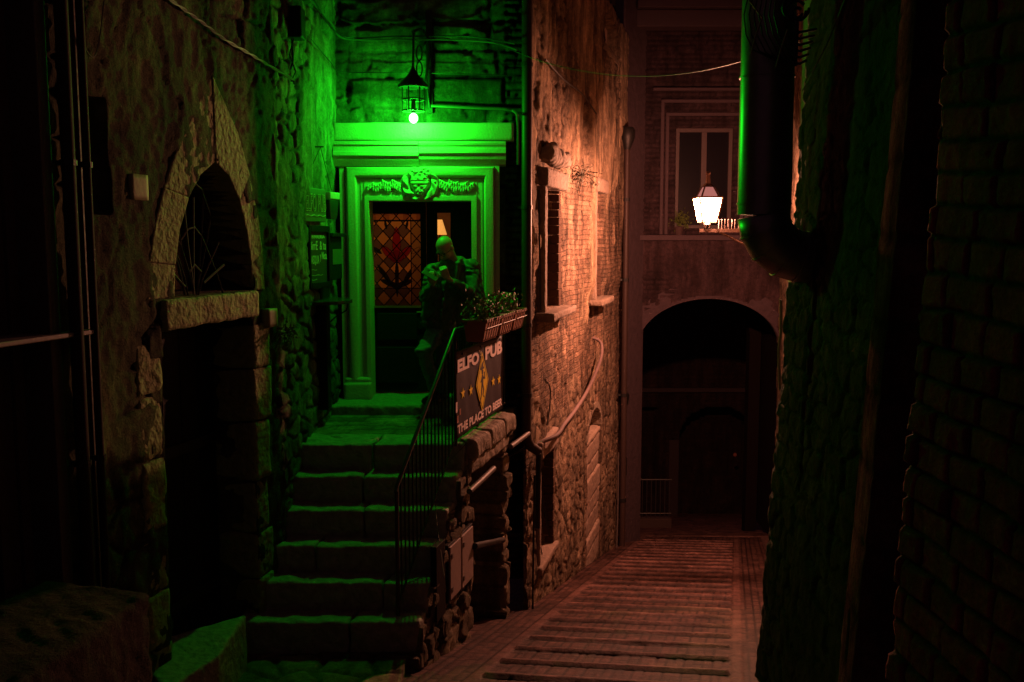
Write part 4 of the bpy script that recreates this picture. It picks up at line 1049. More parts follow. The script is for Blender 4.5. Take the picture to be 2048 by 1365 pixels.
MB().tube([(p2.x, p2.y, vz2(1118)), (p2.x, p2.y, vz2(282))], .055, 12).go('pipe', M_pipe, dp, smooth=True)
MB().lathe((p2.x, p2.y, 0), [(.055, vz2(300)), (.13, vz2(278)), (.14, vz2(262)), (.1, vz2(255))], 12).go('funnel', M_iron, dp, smooth=True)
for py in (400, 560, 790, 1000): mb = MB(); mb.tube([(p2.x, p2.y, vz2(py) - .03), (p2.x, p2.y, vz2(py) + .03)], .066, 12).box(p2.x - .12, p2.x, p2.y - .02, p2.y + .02, vz2(py) - .015, vz2(py) + .015).go('clamp', M_iron, dp)
cable('thin_pipe', [LPp(WW, 1228, 905, .08), LPp(WW, 1227, 1000, .08), LPp(WW, 1224, 1110, .08)], .012, 'thin pale pipe beside the foot of the corner drainpipe', M_grey, 'pipe')
cable('thin_dark_pipe', [LPp(WW, 1064, 380, .07), LPp(WW, 1068, 620, .07)], .012, 'thin dark pipe just left of the bricked window', M_iron, 'pipe')
cable('stair_pipe', [SS.p(*SS.uv(918, 982), .09), SS.p(*SS.uv(940, 960), .10), SS.p(*SS.uv(966, 936), .10)], .026, 'short pale pipe on the wall below the landing', M_grey, 'pipe', 10)
cable('corner_pipe', [SS.p(*SS.uv(1003, 893), .09), SS.p(*SS.uv(1022, 878), .10), SS.p(*SS.uv(1034, 866), .12)], .026, 'short pale pipe at the end of the landing coping', M_grey, 'pipe', 10)
cable('rubble_pipe', [WW.p(.25, WW.uv(1045, 925)[1], .08), WW.p(.25, -2.8, .07), WW.p(.28, -3.05, .06)], .03, 'dark vertical pipe on the wall right of the cellar niche', M_iron, 'pipe', 10)
cable('low_pipe', [LPp(WW, 1058, 950, .06), LPp(WW, 1056, 1060, .06), LPp(WW, 1054, 1230, .06)], .012, 'thin pipe running down to the paving right of the niche', M_iron, 'pipe')
cable('niche_beam', [SS.p(NI[0] - .12, -2.62, .05), SS.p(NI[0] + .3, -2.74, .0), SS.p(NI[1] + .02, -2.93, -.02)], .03, 'dark rod slanting across the cellar niche', M_iron, 'rod', 8)
# meter panels
for i, (a, b, yt, yb) in enumerate(((893, 914, 1085, 1190), (917, 939, 1062, 1165))):
    ua, ub = SS.uv(a, 1120)[0], SS.uv(b, 1120)[0]; zt = SS.uv((a + b) / 2, yt)[1]; zb_ = SS.uv((a + b) / 2, yb)[1]
    t = thing('meter_cover', ('left pale meter cover on the stair wall, nearer the steps', 'right pale meter cover on the stair wall, next to the niche')[i], 'meter cover', SS.p((ua + ub) / 2, zb_, 0), 'meter covers on the stair wall')
    MB().pbox(SS, ua, ub, zb_, zt, -.05, .035).go('door', M_panel, t, bevel=.004)
    MB().pbox(SS, ua - .02, ub + .02, zb_ - .02, zt + .02, -.05, .022).go('frame', M_iron, t, bevel=.003)
    MB().pbox(SS, ua + .02, ua + .05, zt - .1, zt - .06, .036, .042).pbox(SS, ua + .02, ua + .05, zb_ + .06, zb_ + .1, .036, .042).go('lock', M_grey, t)
ua, ub = SS.uv(868, 1120)[0], SS.uv(886, 1120)[0]
tag(MB().pbox(SS, ua, ub, -2.95, -2.35, -.03, .02).go('dark_hatch', M_dark, None, bevel=.004), 'dark narrow hatch left of the meter covers', 'hatch')

# ================================================================== RAILING
rl = thing('stair_railing', 'thin black iron railing climbing the stairs and along the landing', 'railing', (-.7, 7.4, -2.8))
A0 = Vector((at(793, 975, 6.93).x, 6.93, at(793, 975, 6.93).z)); A1 = Vector((-.475, 7.88, at(890, 660, 7.88).z))
zbot0 = -2.84
R_ = .013
MB().tube([Vector((A0.x, A0.y, zbot0)), A0 + Vector((0, 0, .005))], .016, 8).go('post', M_rail, rl, smooth=True)
MB().tube([Vector((A1.x, A1.y, -1.73)), A1 + Vector((0, 0, .005))], .016, 8).go('post', M_rail, rl, smooth=True)
QE = QQ.p(1.72, A1.z, 0)
MB().tube([A0 + Vector((0, -.03, -.03)), A0, A1, Vector(A1) + Vector((.02, .05, .0)), QE], .017, 8).go('handrail', M_rail, rl, smooth=True)
b0 = Vector((A0.x, A0.y, zbot0 + .10)); b1 = Vector((A1.x, A1.y, -1.66))
MB().tube([b0, b1, Vector((QE.x, QE.y, -1.62))], .010, 6).go('lower_rail', M_rail, rl)
for i in range(1, 16):
    t = i / 16; p = A0.lerp(A1, t); q = b0.lerp(b1, t); MB().tube([q, p], .0075, 6).go('baluster', M_rail, rl)
nq = 22
for i in range(1, nq + 1):
    t = i / nq; p = A1.lerp(QE, t); MB().tube([Vector((p.x, p.y, -1.64)), Vector((p.x, p.y, p.z))], .0075, 6).go('baluster' if True else 'post', M_rail, rl)
for i in (9, 20): 
    p = A1.lerp(QE, i / nq); MB().tube([Vector((p.x, p.y, -1.74)), p], .012, 6).go('post', M_rail, rl)
cable('tie_string', [QQ.p(.02, -1.66, .12), Vector((-.62, 7.6, -2.0)), SS.p(.33, -2.55, .10)], .003, 'thin string tied from the banner corner down the stair side', M_cable, 'string')

# ================================================================== BANNER
BN = QQ
ub0, ub1 = 0.0, BN.L
zt0, zb0_ = BN.uv(903, 691)[1], BN.uv(903, 866)[1]
zt1, zb1_ = BN.uv(999, 681)[1], BN.uv(999, 830)[1]
zt, zb_ = (zt0 + zt1) / 2, (zb0_ + zb1_) / 2
bn = thing('pub_banner', 'dark banner with pub name, yellow diamond and stars tied to the railing', 'banner', BN.p(.8, zb_, .03))
Mb = plain('banner_vinyl', (.040, .030, .038), .6, spec=.15)
mb = MB(); n = 24; P0 = []; 
Vt = []; Fc = []
for i in range(n + 1):
    u = ub0 + (ub1 - ub0) * i / n
    for j in range(13):
        v = j / 12; Vt.append(BN.p(u, zb_ + (zt - zb_) * v, .022 + .004 * math.sin(u * 9) * (1 - v) + .003 * math.sin(u * 23 + v * 5)))
for i in range(n):
    for j in range(12):
        a = i * 13 + j; Fc.append((a, a + 13, a + 14, a + 1))
mb.add(Vt, Fc); sh = mb.go('sheet', Mb, bn, smooth=True)
md = sh.modifiers.new('s', 'SOLIDIFY'); md.thickness = .003; md.offset = -1
PK = plain('banner_print_pink', (.88, .72, .72), .55, var=.05); YL = plain('banner_print_yellow', (.9, .66, .015), .5, var=.05); OF = .030
def bz(px, py): return BN.uv(px, py)
H = zt - zb_
text_on(BN, 'ELFO', bz(908, 720)[0], bz(951, 715)[0], zt - .245 * H, zt - .095 * H, OF, .002, PK, bn, bold=.045)
text_on(BN, "'s", bz(952, 710)[0], bz(957, 710)[0], zt - .165 * H, zt - .085 * H, OF, .002, plain('banner_print_ochre', (.55, .45, .2), .5), bn, bold=.01)
text_on(BN, 'PUB', bz(964, 700)[0], bz(998, 700)[0], zt - .245 * H, zt - .075 * H, OF, .002, PK, bn, bold=.045)
text_on(BN, 'THE PLACE TO BEER', bz(908, 855)[0], bz(998, 825)[0], zb_ + .05 * H, zb_ + .155 * H, OF, .002, PK, bn, bold=.035)
ud = bz(958, 770)[0]; zd = zb_ + .50 * H; dw, dh = .205, .285 * H / .73 * .96
def dia(k): return [(ud - dw * k, zd), (ud, zd - dh * k), (ud + dw * k, zd), (ud, zd + dh * k)]
BK = plain('banner_print_black', (.01, .008, .008), .6)
MB().pprism(BN, dia(1.0), OF, OF + .002).go('yellow_diamond', YL, bn)
i_, o_ = dia(.86), dia(.90)
MB().band(BN, i_ + i_[:1], o_ + o_[:1], OF + .0025, OF + .0035).go('diamond_outline', BK, bn)
fg = MB(); Sf = lambda pts: [(ud + x * .2, zd + y * .2) for x, y in pts]
for pts in ([(-.35, .62), (-.05, .88), (.15, .95), (.10, .75), (.28, .62), (.05, .58), (-.05, .52)],   # hat
            [(-.12, .56), (.12, .56), (.15, .40), (.02, .32), (-.10, .40)],      # head
            [(-.08, .34), (.14, .34), (.12, -.10), (-.14, -.10)],                 # torso
            [(.10, .30), (.34, .16), (.30, .42), (.42, .46), (.44, .10), (.12, .14)],    # raised arm
            [(-.08, .30), (-.30, .05), (-.24, .0), (-.06, .12)],
            [(-.14, -.08), (.02, -.08), (-.10, -.50), (-.28, -.80), (-.36, -.78), (-.24, -.48)],
            [(-.02, -.08), (.12, -.08), (.26, -.36), (.10, -.62), (.02, -.58), (.12, -.36)],
            [(-.28, -.80), (-.36, -.78), (-.46, -.98), (-.34, -.92)], [(.10, -.62), (.02, -.58), (.28, -.66), (.24, -.72)]):
    fg.pprism(BN, Sf(pts), OF + .0025, OF + .004)
fg.go('figure_emblem', BK, bn)
for px, py in ((919, 787), (935, 781), (980, 763), (992, 759)):
    u, z = bz(px, py); pts = []
    for k in range(10):
        a = math.pi / 2 + k * math.pi / 5; r = .065 if k % 2 == 0 else .026; pts.append((u + r * math.cos(a), z + r * .80 * math.sin(a)))
    MB().pprism(BN, pts, OF, OF + .002).go('star', YL, bn)
for px, y0, y1, m_ in ((906, 805, 826, PK), (908, 832, 846, M_terra), (913, 818, 830, M_terra)):
    MB().pbox(BN, bz(px, 800)[0] - .02, bz(px, 800)[0] + .02, bz(px, y1)[1], bz(px, y0)[1], OF, OF + .002).go('small_print', m_, bn)
for px in (918, 955, 994):
    MB().ball(BN.p(bz(px, 700)[0], zt - .035, OF), .009, 8, 6).go('eyelet', M_iron, bn)

# ================================================================== PLANTERS
rng = random.Random(3)
M_leaf = plain('geranium_leaf', (.10, .13, .03), .6, var=.5, scale=25); M_fl = plain('blossom_magenta', (.45, .02, .16), .5); M_fy = plain('blossom_cream', (.5, .38, .2), .6)
zt_ = A1.z + .085
for i, (ua, ub) in enumerate(((.22, .70), (.76, 1.20), (1.26, 1.66))):
    lab = ('nearest terracotta balcony box on the railing, leafy plant in it', 'middle terracotta balcony box on the railing', 'far terracotta balcony box touching the drainpipe side')[i]
    t = thing('balcony_box', lab, 'planter', BN.p((ua + ub) / 2, zt_ - .19, .1), 'balcony boxes on the landing railing')
    o0, o1 = .03, .23
    q0 = [(ua + .02, o0 + .02), (ub - .02, o0 + .02), (ub - .02, o1 - .035), (ua + .02, o1 - .035)]; q1 = [(ua, o0), (ub, o0), (ub, o1), (ua, o1)]
    mb = MB().hexa([BN.p(u, zt_ - .19, o) for u, o in q0] + [BN.p(u, zt_ - .02, o) for u, o in q1])
    mb.go('trough', M_terra, t, bevel=.006)
    MB().pbox(BN, ua - .008, ub + .008, zt_ - .028, zt_, o1 - .012, o1 + .012).pbox(BN, ua - .008, ub + .008, zt_ - .028, zt_, o0 - .012, o0 + .012).pbox(BN, ua - .01, ua + .01, zt_ - .027, zt_ - .001, o0, o1).pbox(BN, ub - .01, ub + .01, zt_ - .027, zt_ - .001, o0, o1).go('rim', M_terra, t, bevel=.004)
    MB().pbox(BN, ua + .012, ub - .012, zt_ - .03, zt_ - .014, o0 + .013, o1 - .013).go('soil', M_soil, t)
    mb = MB()
    for k in range(6):
        u = ua + (ub - ua) * (k + .5) / 6; mb.tube([BN.p(u, zt_ + .005, o1 + .018), BN.p(u, zt_ - .17, o1 - .02), BN.p(u, zt_ - .20, o1 - .06), BN.p(u, zt_ - .20, 0)], .0035, 5)
    mb.tube([BN.p(ua, zt_ - .075, o1 + .008), BN.p(ub, zt_ - .075, o1 + .008)], .0035, 5)
    mb.go('wire_holder', M_iron, t)
def plant(ua, ub, lab, hgt, nl, flowers, seed, spill=0):
    rg = random.Random(seed); t = thing('potted_plant', lab, 'plant', BN.p((ua + ub) / 2, zt_ - .02, .12), 'plants in the balcony boxes')
    mb = MB(); fl = MB(); fy = MB(); st_ = MB()
    cl = [(rg.uniform(ua, ub), rg.uniform(.04, .2), rg.uniform(.3, 1) * hgt) for _ in range(11)]
    for (u, o, z) in cl: st_.tube([BN.p((ua + ub) / 2 + (u - (ua + ub) / 2) * .4, zt_ - .02, .12), BN.p(u, zt_ + z, o)], .003, 4)
    for k in range(nl):
        c = cl[k % 11]; p = BN.p(c[0] + rg.gauss(0, .045), zt_ + max(-.03 - spill * rg.random(), c[2] - .01 + rg.gauss(0, .035)), c[1] + rg.gauss(0, .045))
        s = rg.uniform(.011, .024); d = Vector((rg.gauss(0, 1), rg.gauss(0, 1), rg.gauss(.3, .7))).normalized(); a = d.orthogonal().normalized(); b = d.cross(a)
        mb.add([p - a * s, p + b * s * .8 - a * s * .2, p + a * s + d * s * .3, p - b * s * .8 - a * s * .2], [(0, 1, 2), (0, 2, 3)])
    for k in range(flowers[0]):
        c = cl[k % 5]; p = BN.p(c[0] + rg.gauss(0, .03), zt_ + hgt * 1.0 + rg.gauss(0, .02), c[1] + rg.gauss(0, .03))
        fl.ball(p, rg.uniform(.006, .013), 6, 4)
    for k in range(flowers[1]):
        c = cl[3 + k % 8]; p = BN.p(c[0] + rg.gauss(0, .04), zt_ + c[2] + rg.gauss(.02, .025), c[1] + rg.gauss(0, .04)); fy.ball(p, rg.uniform(.005, .011), 6, 4)
    mb.go('foliage', M_leaf, t, weld=False); st_.go('stems', M_leaf, t)
    if flowers[0]: fl.go('blossoms', M_fl, t)
    if flowers[1]: fy.go('buds', M_fy, t)
plant(.16, .62, 'low bushy plant with cream buds in the nearest balcony box', .12, 520, (0, 46), 5, .02)
plant(.98, 1.62, 'taller plant with magenta blossoms in the far balcony boxes', .13, 560, (34, 22), 9, .04)

# ================================================================== HANGING WEED + WALL BITS
def weed(px, py, lab, n, s0, seed, pl=WW, name='wall_weed', off=.12):
    rg = random.Random(seed); mb = MB(); c = LPp(pl, px, py, off)
    for k in range(n):
        d = Vector((rg.gauss(0, 1), rg.gauss(0, 1) * .6, rg.gauss(-.3, .8))).normalized() * rg.uniform(.4, 1) * s0
        a = c + d; mb.tube([c, c + d * .5 + Vector((0, 0, .03)), a], .004, 4)
        for j in range(6):
            p = c + d * rg.uniform(.3, 1.05) + Vector((rg.gauss(0, .02), rg.gauss(0, .02), rg.gauss(0, .02))); s = rg.uniform(.012, .025)
            u = Vector((rg.gauss(0, 1), rg.gauss(0, 1), rg.gauss(0, 1))).normalized(); v = u.orthogonal().normalized()
            mb.add([p - u * s, p + v * s * .5, p + u * s, p - v * s * .5], [(0, 1, 2, 3)])
    o = mb.go(name, plain('dry_weed', (.07, .06, .03), .7), None, weld=False)
    return tag(o, lab, 'plant')
weed(1146, 352, 'dry weed growing from the wall right of the bricked window hood', 26, .26, 4)
weed(542, 668, 'small weed on the pier right of the pointed doorway', 14, .14, 8, L0)
wl_ = at(1247, 800, 17.3)
t = thing('wall_lamp', 'small dark unlit wall lamp on the corner left of the arch', 'wall fitting', wl_)  # wall lamp, modelled without a light
MB().lathe(wl_, [(.03, -.25), (.05, -.1), (.09, -.08), (.11, .1), (.06, .16)], 10).go('shade', M_iron, t); MB().tube([wl_ + Vector((0, 0, .1)), wl_ + Vector((-.05, .3, .14))], .02, 6).go('arm', M_iron, t)
p = at(1247, 933, 17.3)
t = thing('door_intercom', 'small dark intercom with a tiny blue light beside the arch', 'intercom', p)
MB().box(p.x - .05, p.x + .06, 17.26, 17.9, p.z - .16, p.z + .17).go('case', M_dark, t, bevel=.01)
MB().box(p.x - .045, p.x - .015, 17.245, 17.258, p.z - .13, p.z - .10).go('indicator', emit('blue_led', (.02, .05, 1), 1.5), t)

# ================================================================== ARCH BUILDING
ab = thing('arch_building', 'dim reddish building with a tall round arch closing the alley', 'building', (4, 18, -5.8))
e0, e1 = EE.uv(1272, 800)[0], EE.uv(1557, 800)[0]; em = (e0 + e1) / 2; er = (e1 - e0) / 2
zs = EE.uv(1415, 700)[1]; ztop = EE.uv(1415, 598)[1]; rh = ztop - zs
wE = rect(EE, 1352, 256, 1466, 458); sE = rect(EE, 1249, 500, 1261, 532)
def arch_in(U, V, k=0): return (np.abs(U - em) < er + k) & (V < zs + (rh + k) * np.sqrt(np.clip(1 - ((U - em) / (er + k)) ** 2, 0, 1)))
ledge_z = EE.uv(1400, 476)[1]
def ee_hf(U, V):
    e, c = courses(U, V, .3, .085, 55, .014, .01)
    pl = ss(V, ledge_z + .05, ledge_z - .05) * ss(fbm(U * 1.2, V * 1.2, 5), .25, .45)
    e3, c3 = rubble(U, V, .4, .25, 59)
    low = ss(-V, 2.0, 2.6)
    h = e * .032 * (.4 + c) * (1 - pl) + pl * .012 + .03 * (fbm(U * 2, V * 2, 9) - .5)
    h = h + low * e3 * .03
    h = np.where(inrect(U, V, wE), -.25, h); h = np.where(inrect(U, V, sE), -.2, h)
    return dict(h=h, edge=np.maximum(e, pl), cell=c, pl=pl)
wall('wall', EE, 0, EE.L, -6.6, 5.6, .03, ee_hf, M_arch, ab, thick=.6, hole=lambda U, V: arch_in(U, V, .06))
# arch ring and intrados
ai = [(em + er * math.cos(a), zs + rh * math.sin(a)) for a in [math.pi * k / 40 for k in range(41)]]
ao = [(em + (er + .32) * math.cos(a), zs + (rh + .32) * math.sin(a)) for a in [math.pi * k / 40 for k in range(41)]]
ai = [(em + er, -6.5)] + ai + [(em - er, -6.5)]; ao = [(em + er + .20, -6.5)] + ao[:0] + [(em + er + .20, zs)] + ao[1:-1] + [(em - er - .20, zs)] + [(em - er - .20, -6.5)]
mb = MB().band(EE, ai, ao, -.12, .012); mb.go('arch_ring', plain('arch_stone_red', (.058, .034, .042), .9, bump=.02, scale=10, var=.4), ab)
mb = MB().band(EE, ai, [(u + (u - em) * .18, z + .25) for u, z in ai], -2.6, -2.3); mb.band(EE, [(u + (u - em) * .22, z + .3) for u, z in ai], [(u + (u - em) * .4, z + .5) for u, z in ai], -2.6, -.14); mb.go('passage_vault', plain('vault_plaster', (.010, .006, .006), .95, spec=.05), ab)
# string course, cornice, window
MB().pbox(EE, EE.uv(1278, 478)[0], EE.L, ledge_z - .05, ledge_z + .05, -.05, .12).pbox(EE, EE.uv(1305, 180)[0], EE.L, EE.uv(1400, 183)[1], EE.uv(1400, 177)[1], 0, .10).go('string_course', M_arch.copy() if False else plain('moulding_red', (.055, .031, .038), .8), ab, bevel=.01)
MB().pbox(EE, EE.uv(1268, 45)[0], EE.L, EE.uv(1400, 62)[1], EE.uv(1400, 28)[1], 0, .35).pbox(EE, EE.uv(1268, 45)[0], EE.L, EE.uv(1400, 28)[1], EE.uv(1400, 10)[1], 0, .5).go('cornice', plain('moulding_red', (.055, .031, .038), .8), ab, bevel=.02)
for k, (x_, y_) in enumerate(((1332, 226), (1322, 200))):
    a = EE.uv(x_, y_); b = EE.uv(1490 + (1332 - x_), y_); w = .06
    MB().pbox(EE, a[0], b[0], a[1] - w, a[1], 0, .05 + .02 * k).pbox(EE, a[0], a[0] + w, ledge_z + .06, a[1] - w, 0, .05 + .02 * k).pbox(EE, b[0] - w, b[0], ledge_z + .06, a[1] - w, 0, .05 + .02 * k).go('window_moulding', plain('moulding_red', (.055, .031, .038), .8), ab, bevel=.01)
wf = MB(); fw = .07
wf.pbox(EE, wE[0], wE[0] + fw, wE[2], wE[3], -.2, -.1).pbox(EE, wE[1] - fw, wE[1], wE[2], wE[3], -.2, -.1).pbox(EE, wE[0] + fw, wE[1] - fw, wE[3] - fw, wE[3], -.2, -.1).pbox(EE, wE[0] + fw, wE[1] - fw, wE[2], wE[2] + fw, -.2, -.1)
umid = (wE[0] + wE[1]) / 2; wf.pbox(EE, umid - .05, umid + .05, wE[2] + fw, wE[3] - fw, -.2, -.09)
wfo = wf.go('window', M_wfr, ab, bevel=.004)
MB().pbox(EE, wE[0] + fw, wE[1] - fw, wE[2] + fw, wE[3] - fw, -.17, -.16).go('pane', M_glassd, wfo)
# pots on the ledge
for px, lab, sc_ in ((1357, 'dark leafy potted plant on the ledge left of the street lantern', 1),):
    u = EE.uv(px, 460)[0]; t = thing('ledge_plant', lab, 'plant', EE.p(u, ledge_z + .05, .1))
    MB().lathe(EE.p(u, ledge_z + .05, .0) + Vector((0, -.02, 0)), [(.07, 0), (.10, .15), (.11, .16), (.08, .16)], 12).go('pot', plain('dark_pot', (.05,.025,.025), .8), t)
    rg = random.Random(px); mb = MB()
    for k in range(220):
        p = EE.p(u, ledge_z + .28 * sc_ + .05, -.02) + Vector((rg.gauss(0, .11 * sc_), rg.gauss(0, .05), rg.gauss(0, .09 * sc_))); s = rg.uniform(.02, .045); a = Vector((rg.gauss(0, 1), rg.gauss(0, 1), rg.gauss(0, 1))).normalized(); b = a.orthogonal().normalized()
        mb.add([p - a * s, p + b * s * .5, p + a * s, p - b * s * .5], [(0, 1, 2, 3)])
    mb.go('foliage', M_leaf, t, weld=False)
# corner section between the street wall and the arch, door panel there
MB().prism([(1.98, 17.35, -6.4), (2.02, 17.35, -6.4), (2.50, 18.02, -6.4), (1.9, 18.02, -6.4)], [(1.98, 17.35, 4.8), (2.02, 17.35, 4.8), (2.50, 18.02, 4.8), (1.9, 18.02, 4.8)]).go('corner_return', plain('arch_stone_red', (.058, .034, .042), .9, bump=.02, scale=10, var=.4), ab, bevel=.01)
# courtyard behind the arch
ct = thing('courtyard_building', 'very dark building beyond the passage with its own low arch', 'building', (4, 26, -7.7))
c0, c1 = II.uv(1358, 950)[0], II.uv(1507, 950)[0]; cm = (c0 + c1) / 2; crr = (c1 - c0) / 2; cz = II.uv(1430, 880)[1]; ch_ = II.uv(1430, 815)[1] - cz
d0 = rect(II, 1268, 815, 1312, 1000)
def ii_hf(U, V):
    e, c = courses(U, V, .4, .12, 5, .02)
    h = e * .03
    a = (np.abs(U - cm) < crr) & (V < cz + ch_ * np.sqrt(np.clip(1 - ((U - cm) / crr) ** 2, 0, 1)))
    h = np.where(a, -1.2, h); h = np.where(inrect(U, V, d0), -.5, h)
    return dict(h=h, edge=e, cell=c, pl=ss(V, -3.2, -3.0) * .5)
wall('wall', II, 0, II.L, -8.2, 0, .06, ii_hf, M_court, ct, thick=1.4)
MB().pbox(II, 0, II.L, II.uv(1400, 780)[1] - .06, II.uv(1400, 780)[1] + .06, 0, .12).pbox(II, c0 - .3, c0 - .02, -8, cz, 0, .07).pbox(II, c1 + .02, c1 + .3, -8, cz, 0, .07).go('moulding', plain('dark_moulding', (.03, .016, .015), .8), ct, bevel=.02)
pr = thing('passage_railing', 'low dark iron railing on a plinth at the left inside the arch', 'railing', (3, 21.5, -6.6))
Yr = 21.5; xa, xb = at(1262, 1000, Yr).x, at(1343, 1000, Yr).x; za, zb2 = at(1300, 960, Yr).z, at(1300, 1034, Yr).z
MB().box(xa, xb, Yr - .1, Yr + .1, gz(Yr) - .1, zb2 - .02).go('plinth', plain('dark_plinth', (.06,.035,.03), .9), pr, bevel=.02)
mb = MB().tube([(xa, Yr, za), (xb, Yr, za)], .02, 6).tube([(xa, Yr, zb2 + .08), (xb, Yr, zb2 + .08)], .015, 6); mb.go('rail', M_rail, pr)
for k in range(9):
    x = xa + (xb - xa) * (k + .5) / 9; MB().tube([(x, Yr, zb2 - .02), (x, Yr, za)], .012, 5).go('baluster', M_rail, pr)
p = at(1465, 905, 25.9)
tag(MB().ball((p.x, 25.6, p.z), .05, 10, 8).go('red_lamp', emit('red_glow', (1, .1, .04), .035), None, smooth=True), 'faint small red lamp in the darkness of the far arch', 'lamp')
MB().box(p.x - .02, p.x + .02, 25.6, 25.9, p.z - .02, p.z + .02)

# ================================================================== RIGHT SIDE
rb = thing('right_stone_house', 'tall dark stone house leaning in on the right of the alley', 'building', (2.2, 6, -3))
def rr_hf(U, V):
    e, c = rubble(U, V, .30, .16, 83, .7, .08)
    pl = ss(fbm(U * 2, V * .8, 21), .48, .6) * .8
    h = (1 - pl) * (.4 + .6 * e) * .035 * (.5 + .5 * c) + pl * .03 + .025 * (fbm(U * 5, V * 5, 4) - .5) + .022 * (fbm(U * 20, V * 14, 9) - .5)
    u0 = RR.uv(1612, 600)[0]; h = h - .05 * ss(.05 - np.abs(U - u0), 0, .03) * (V < .1) * (V > -1.6)
    return dict(h=h - .075, edge=np.maximum(e, pl), cell=c, pl=pl)
wall('wall', RR, 0, RR.L, -4.2, 2.4, .02, rr_hf, M_right, rb, thick=.5)
def rs_hf(U, V):
    e, c = courses(U + 7, V, 4.0, .34, 23, .03, .05)
    return dict(h=.006 * e + .02 * (fbm(U * 3, V * 3, 4) - .5) + .02 * np.sin(np.clip(U / RS.L, 0, 1) * math.pi), edge=e, cell=c, pl=U * 0 + .3)
wall('buttress', RS, 0, RS.L, -3.6, 2.2, .02, rs_hf, masonry('buttress_stone', (.26, .13, .14), (.18, .09, .10), mortar=(.09,.05,.055), plaster=(.22, .11, .12), bump=.03, dirt=.4, spec=0), rb, thick=.25)
# dark recess behind the buttress
MB().box(1.9, 3.2, 3.95, 4.1, -3.5, 2.2).box(2.35, 2.5, 2.6, 3.95, -3.5, 2.2).go('recess_wall', plain('recess_plaster', (.06, .045, .04), .9), rb)
MB().prism([(1.68 + .01, 4.1, 0), (2.0, 4.1, 0), (2.0, 4.04, 0), (1.69, 4.04, 0)], [(1.68 + .01, 4.1, .01), (2.0, 4.1, .01), (2.0, 4.04, .01), (1.69, 4.04, .01)])
nb = thing('near_block_wall', 'close block built wall filling the right edge of the picture', 'wall', (1.6, 2.8, -2.5))
def nn_hf(U, V):
    e, c = courses(U + .05 * V, V + .06 * U, .20, .115, 93, .012, .03)
    h = e * .022 * (.3 + 1.0 * c) + .02 * (fbm(U * 9, V * 9, 4) - .5) + .008 * (fbm(U * 40, V * 40, 6) - .5)
    return dict(h=h, edge=e, cell=c)
wall('masonry', NN, 0, NN.L, -2.8, 1.8, .0095, nn_hf, M_near, nb, thick=.5)
# far right house beyond the corner
fr_ = thing('far_right_house', 'narrow glimpse of a stone house right of the arch', 'building', (3.8, 13, -5))
def r2_hf(U, V):
    e, c = rubble(U, V, .35, .2, 13)
    return dict(h=e * .05 * c, edge=e, cell=c)
wall('wall', R2, 0, R2.L, -6.2, 4.5, .05, r2_hf, M_pub, fr_, thick=.4)
MB().box(2.02, 2.9, 6.62, 6.78, -4.2, 2.4).go('return_wall', M_block, rb)
cable('side_conduit', [at(1562, 600, 7.9), at(1562, 660, 7.9), at(1558, 700, 7.9), at(1560, 780, 7.9)], .012, 'thin pale conduit at the corner right of the arch', M_grey, 'conduit')
# duct
dy = 6.1
D = lambda px, py: at(px, py, dy)
c0_ = D(1527, 430); r_d = .165
du = thing('metal_duct', 'wide grey metal duct ending in an elbow at the right wall', 'duct', (c0_.x, dy, c0_.z))
pts = [Vector((D(1527, 430).x, dy, 2.2)), Vector((c0_.x, dy, c0_.z))]
er_ = .27
arc = [Vector((c0_.x + er_ - er_ * math.cos(a), dy, c0_.z - er_ * math.sin(a))) for a in [math.pi / 2 * .92 * k / 4 for k in range(5)]]
mb = MB().tube([pts[0], Vector((c0_.x, dy, c0_.z + .6)), arc[0]], r_d, 32)
o_ = mb.go('straight_duct', M_duct, du, smooth=True)
mb = MB(); mb.tube(arc + [arc[-1] + Vector((.5, 0, -.02))], r_d, 32); el = mb.go('elbow', M_duct, du)
for p_ in el.data.polygons: p_.use_smooth = True
mb = MB()
for zc in (D(1527, 155).z, D(1527, 408).z): MB().tube([Vector((c0_.x, dy, zc - .006)), Vector((c0_.x, dy, zc + .006))], r_d + .007, 32).go('seam_ring', M_duct, du, smooth=True)
for k in range(1, 5):
    t_v = (arc[min(k + 1, 4)] - arc[k - 1]).normalized(); mb.tube([arc[k] - t_v * .006, arc[k] + t_v * .006], r_d + .006, 32)
mb.go('elbow_rings', M_duct, du, smooth=True)
cable('thin_wall_pipe', [at(1584, 130, 6.35), at(1583, 290, 6.35), at(1580, 400, 6.35), at(1572, 500, 6.35)], .010, 'thin dark pipe between the duct and the right wall', M_iron, 'pipe')
cable('right_wall_wire', [RR.p(.3, RR.uv(1600, 190)[1], .03), RR.p(.9, RR.uv(1640, 110)[1], .05), RR.p(1.2, RR.uv(1670, 30)[1], .05), RR.p(1.4, RR.uv(1690, -20)[1], .05)], .004, 'thin wire curving up the right wall', M_cable)
